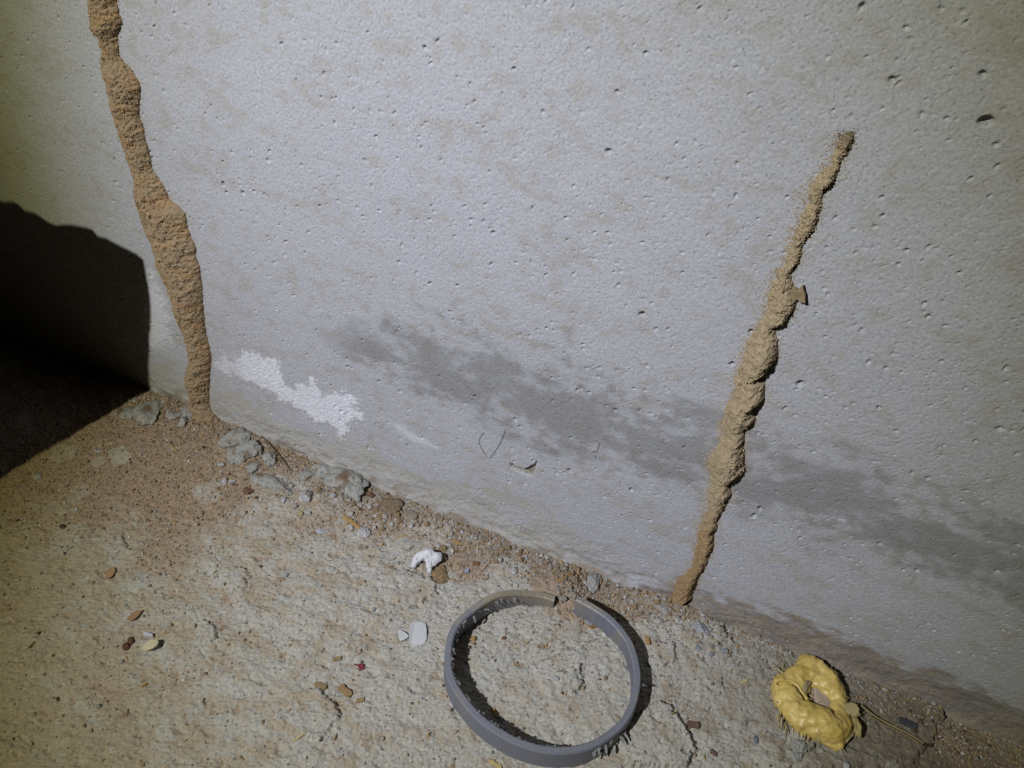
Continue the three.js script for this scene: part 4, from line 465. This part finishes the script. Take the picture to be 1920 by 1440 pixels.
[[1046, 1107, 20, 14, 'dusty soil clod lying on the buried end of the ring, left of the gap'], [1066, 1104, 15, 12, 'dusty soil clod in the gap of the ring, upper'], [1074, 1117, 16, 13, 'dusty soil clod in the gap of the ring, touching the cut end at right'], [1056, 1122, 17, 11, 'dusty soil clod in the gap of the ring, nearest the viewer'], [1012, 1121, 13, 10, 'small dusty clod inside the ring under its top']].forEach(([u, v, w, h, l]) => stone('soil_clod', 'soil clod', l, u, v, w, h, 0.6, [0.31, 0.27, 0.205], { rough: 0.22 }));
stone('soil_clod', 'soil clod', 'tan crumbly soil clod below the cotton tuft in the hollow', 826, 1080, 30, 26, 0.25, [0.27, 0.18, 0.085], { rough: 0.25 }); stone('soil_clod', 'soil clod', 'second brown soil clod at the wall foot, right of the crumbly one', 772, 968, 26, 18, 0.4, [0.29, 0.25, 0.19], { rough: 0.2 });
// crumbs that nothing tells apart: copies of three kinds, scattered along the litter strip at the foot of the wall
{ const r = rng(61), kinds = [0, 1, 2].map((i) => rock(200 + i, 1, 0.65, 0.85, { detail: 4, color: [1, 1, 1] })), tone = [PALE, GREY, TAN].map((c) => std({ color: lin(...c).multiplyScalar(ALB), vertexColors: true })), proto = [];
  for (let i = 0; i < 110; i++) { const t = r(), u = mix(545, 1260, t), v = mix(905, 1112, t) + (r() * r() * 62 - 6) * (1 - 0.3 * t) + 6, p = onGround(u, v); if (p.z < 0.003) continue; const kind = i % 3, s = unit(p) * (4.5 + 3.5 * r()); const m = proto[kind] ? proto[kind].clone() : mesh(['mortar_crumb', 'mortar_crumb', 'soil_crumb'][kind], kinds[kind], tone[kind]); if (proto[kind]) { m.name = numbered(['mortar_crumb', 'mortar_crumb', 'soil_crumb'][kind]); scene.add(m); } else proto[kind] = m;
    m.scale.setScalar(s); m.position.copy(p); m.position.y += s * 0.25; m.rotation.set(r() * 0.6, r() * 6.3, r() * 0.6); tag(m, ['small pale mortar crumb in the litter strip along the wall foot', 'small grey mortar crumb in the litter strip along the wall foot', 'small brown soil crumb in the litter strip along the wall foot'][kind], 'crumb', ['pale crumbs along the wall foot', 'grey crumbs along the wall foot', 'soil crumbs along the wall foot'][kind]); } }
// hair-thin threads on the wall above the scar
for (const [label, l] of [['fine dark hair curling down the wall above the small scar', [[908, 810], [899, 824], [903, 838], [912, 852], [920, 857]]], ['fine straight hair rising to the right above the small scar', [[920, 857], [928, 846], [938, 830], [945, 814], [948, 804]]], ['fine straight hair on the dark damp band of the wall', [[1124, 830], [1120, 845], [1115, 860]]]]) { const pts = l.map(([u, v]) => { const p = W(u, v); p.z = wallRelief(p.x, p.y) + 0.0004; return p; }), o = pts[0].clone(); const m = mesh('hair', new THREE.TubeGeometry(new THREE.CatmullRomCurve3(pts.map((p) => p.clone().sub(o))), 30, 0.0001, 5), plain(lin(0.2, 0.19, 0.18), 0.8)); m.position.copy(o); tag(m, label, 'hair'); }
// loose sand and grit: past counting
{ const r = rng(101), list = [], sliver = []; let tries = 0;
  while (list.length < 46000 && tries++ < 400000) { const x = mix(-0.44, 0.2, r()), z = Math.pow(r(), 1.5) * 0.225 + 0.0015, q = floorAt(x, z); const want = 0.1 + 0.55 * q.m + 0.3 * clamp(q.strip); if (r() > want) continue; const t = r(), k = 0.7 + 0.7 * r(), inMud = q.m * (1 - clamp(q.strip * 0.8) * sst(-0.27, -0.2, x)), c = t < 0.12 ? [0.46, 0.44, 0.42] : t < 0.12 + 0.42 * (1 - inMud) ? [0.31, 0.295, 0.26] : t < 0.9 ? [0.32, 0.235, 0.147] : t < 0.95 ? [0.40, 0.27, 0.10] : [0.10, 0.06, 0.035], s = 0.0002 + 0.0004 * r() ** 2.5 + 0.0008 * r() ** (q.strip > 0.3 ? 7 : 14); list.push([x, q.h + s * 0.25, z, s, lin(c[0] * k, c[1] * k, c[2] * k)]); if (r() < 0.014) sliver.push([x, q.h + 0.0003, z, 0.00045 + 0.0005 * r(), lin(0.40 * k, 0.26 * k, 0.10 * k), [2.4, 0.4, 0.6]]); }
  tag(instances('sand', GRAIN, grainMat, list, scene), 'loose tan sand and grey grit scattered over the floor', null, null, 'stuff'); tag(instances('straw_litter', GRAIN, grainMat, sliver, scene), 'tiny straw slivers scattered over the floor', null, null, 'stuff'); }
renderer.render(scene, camera);
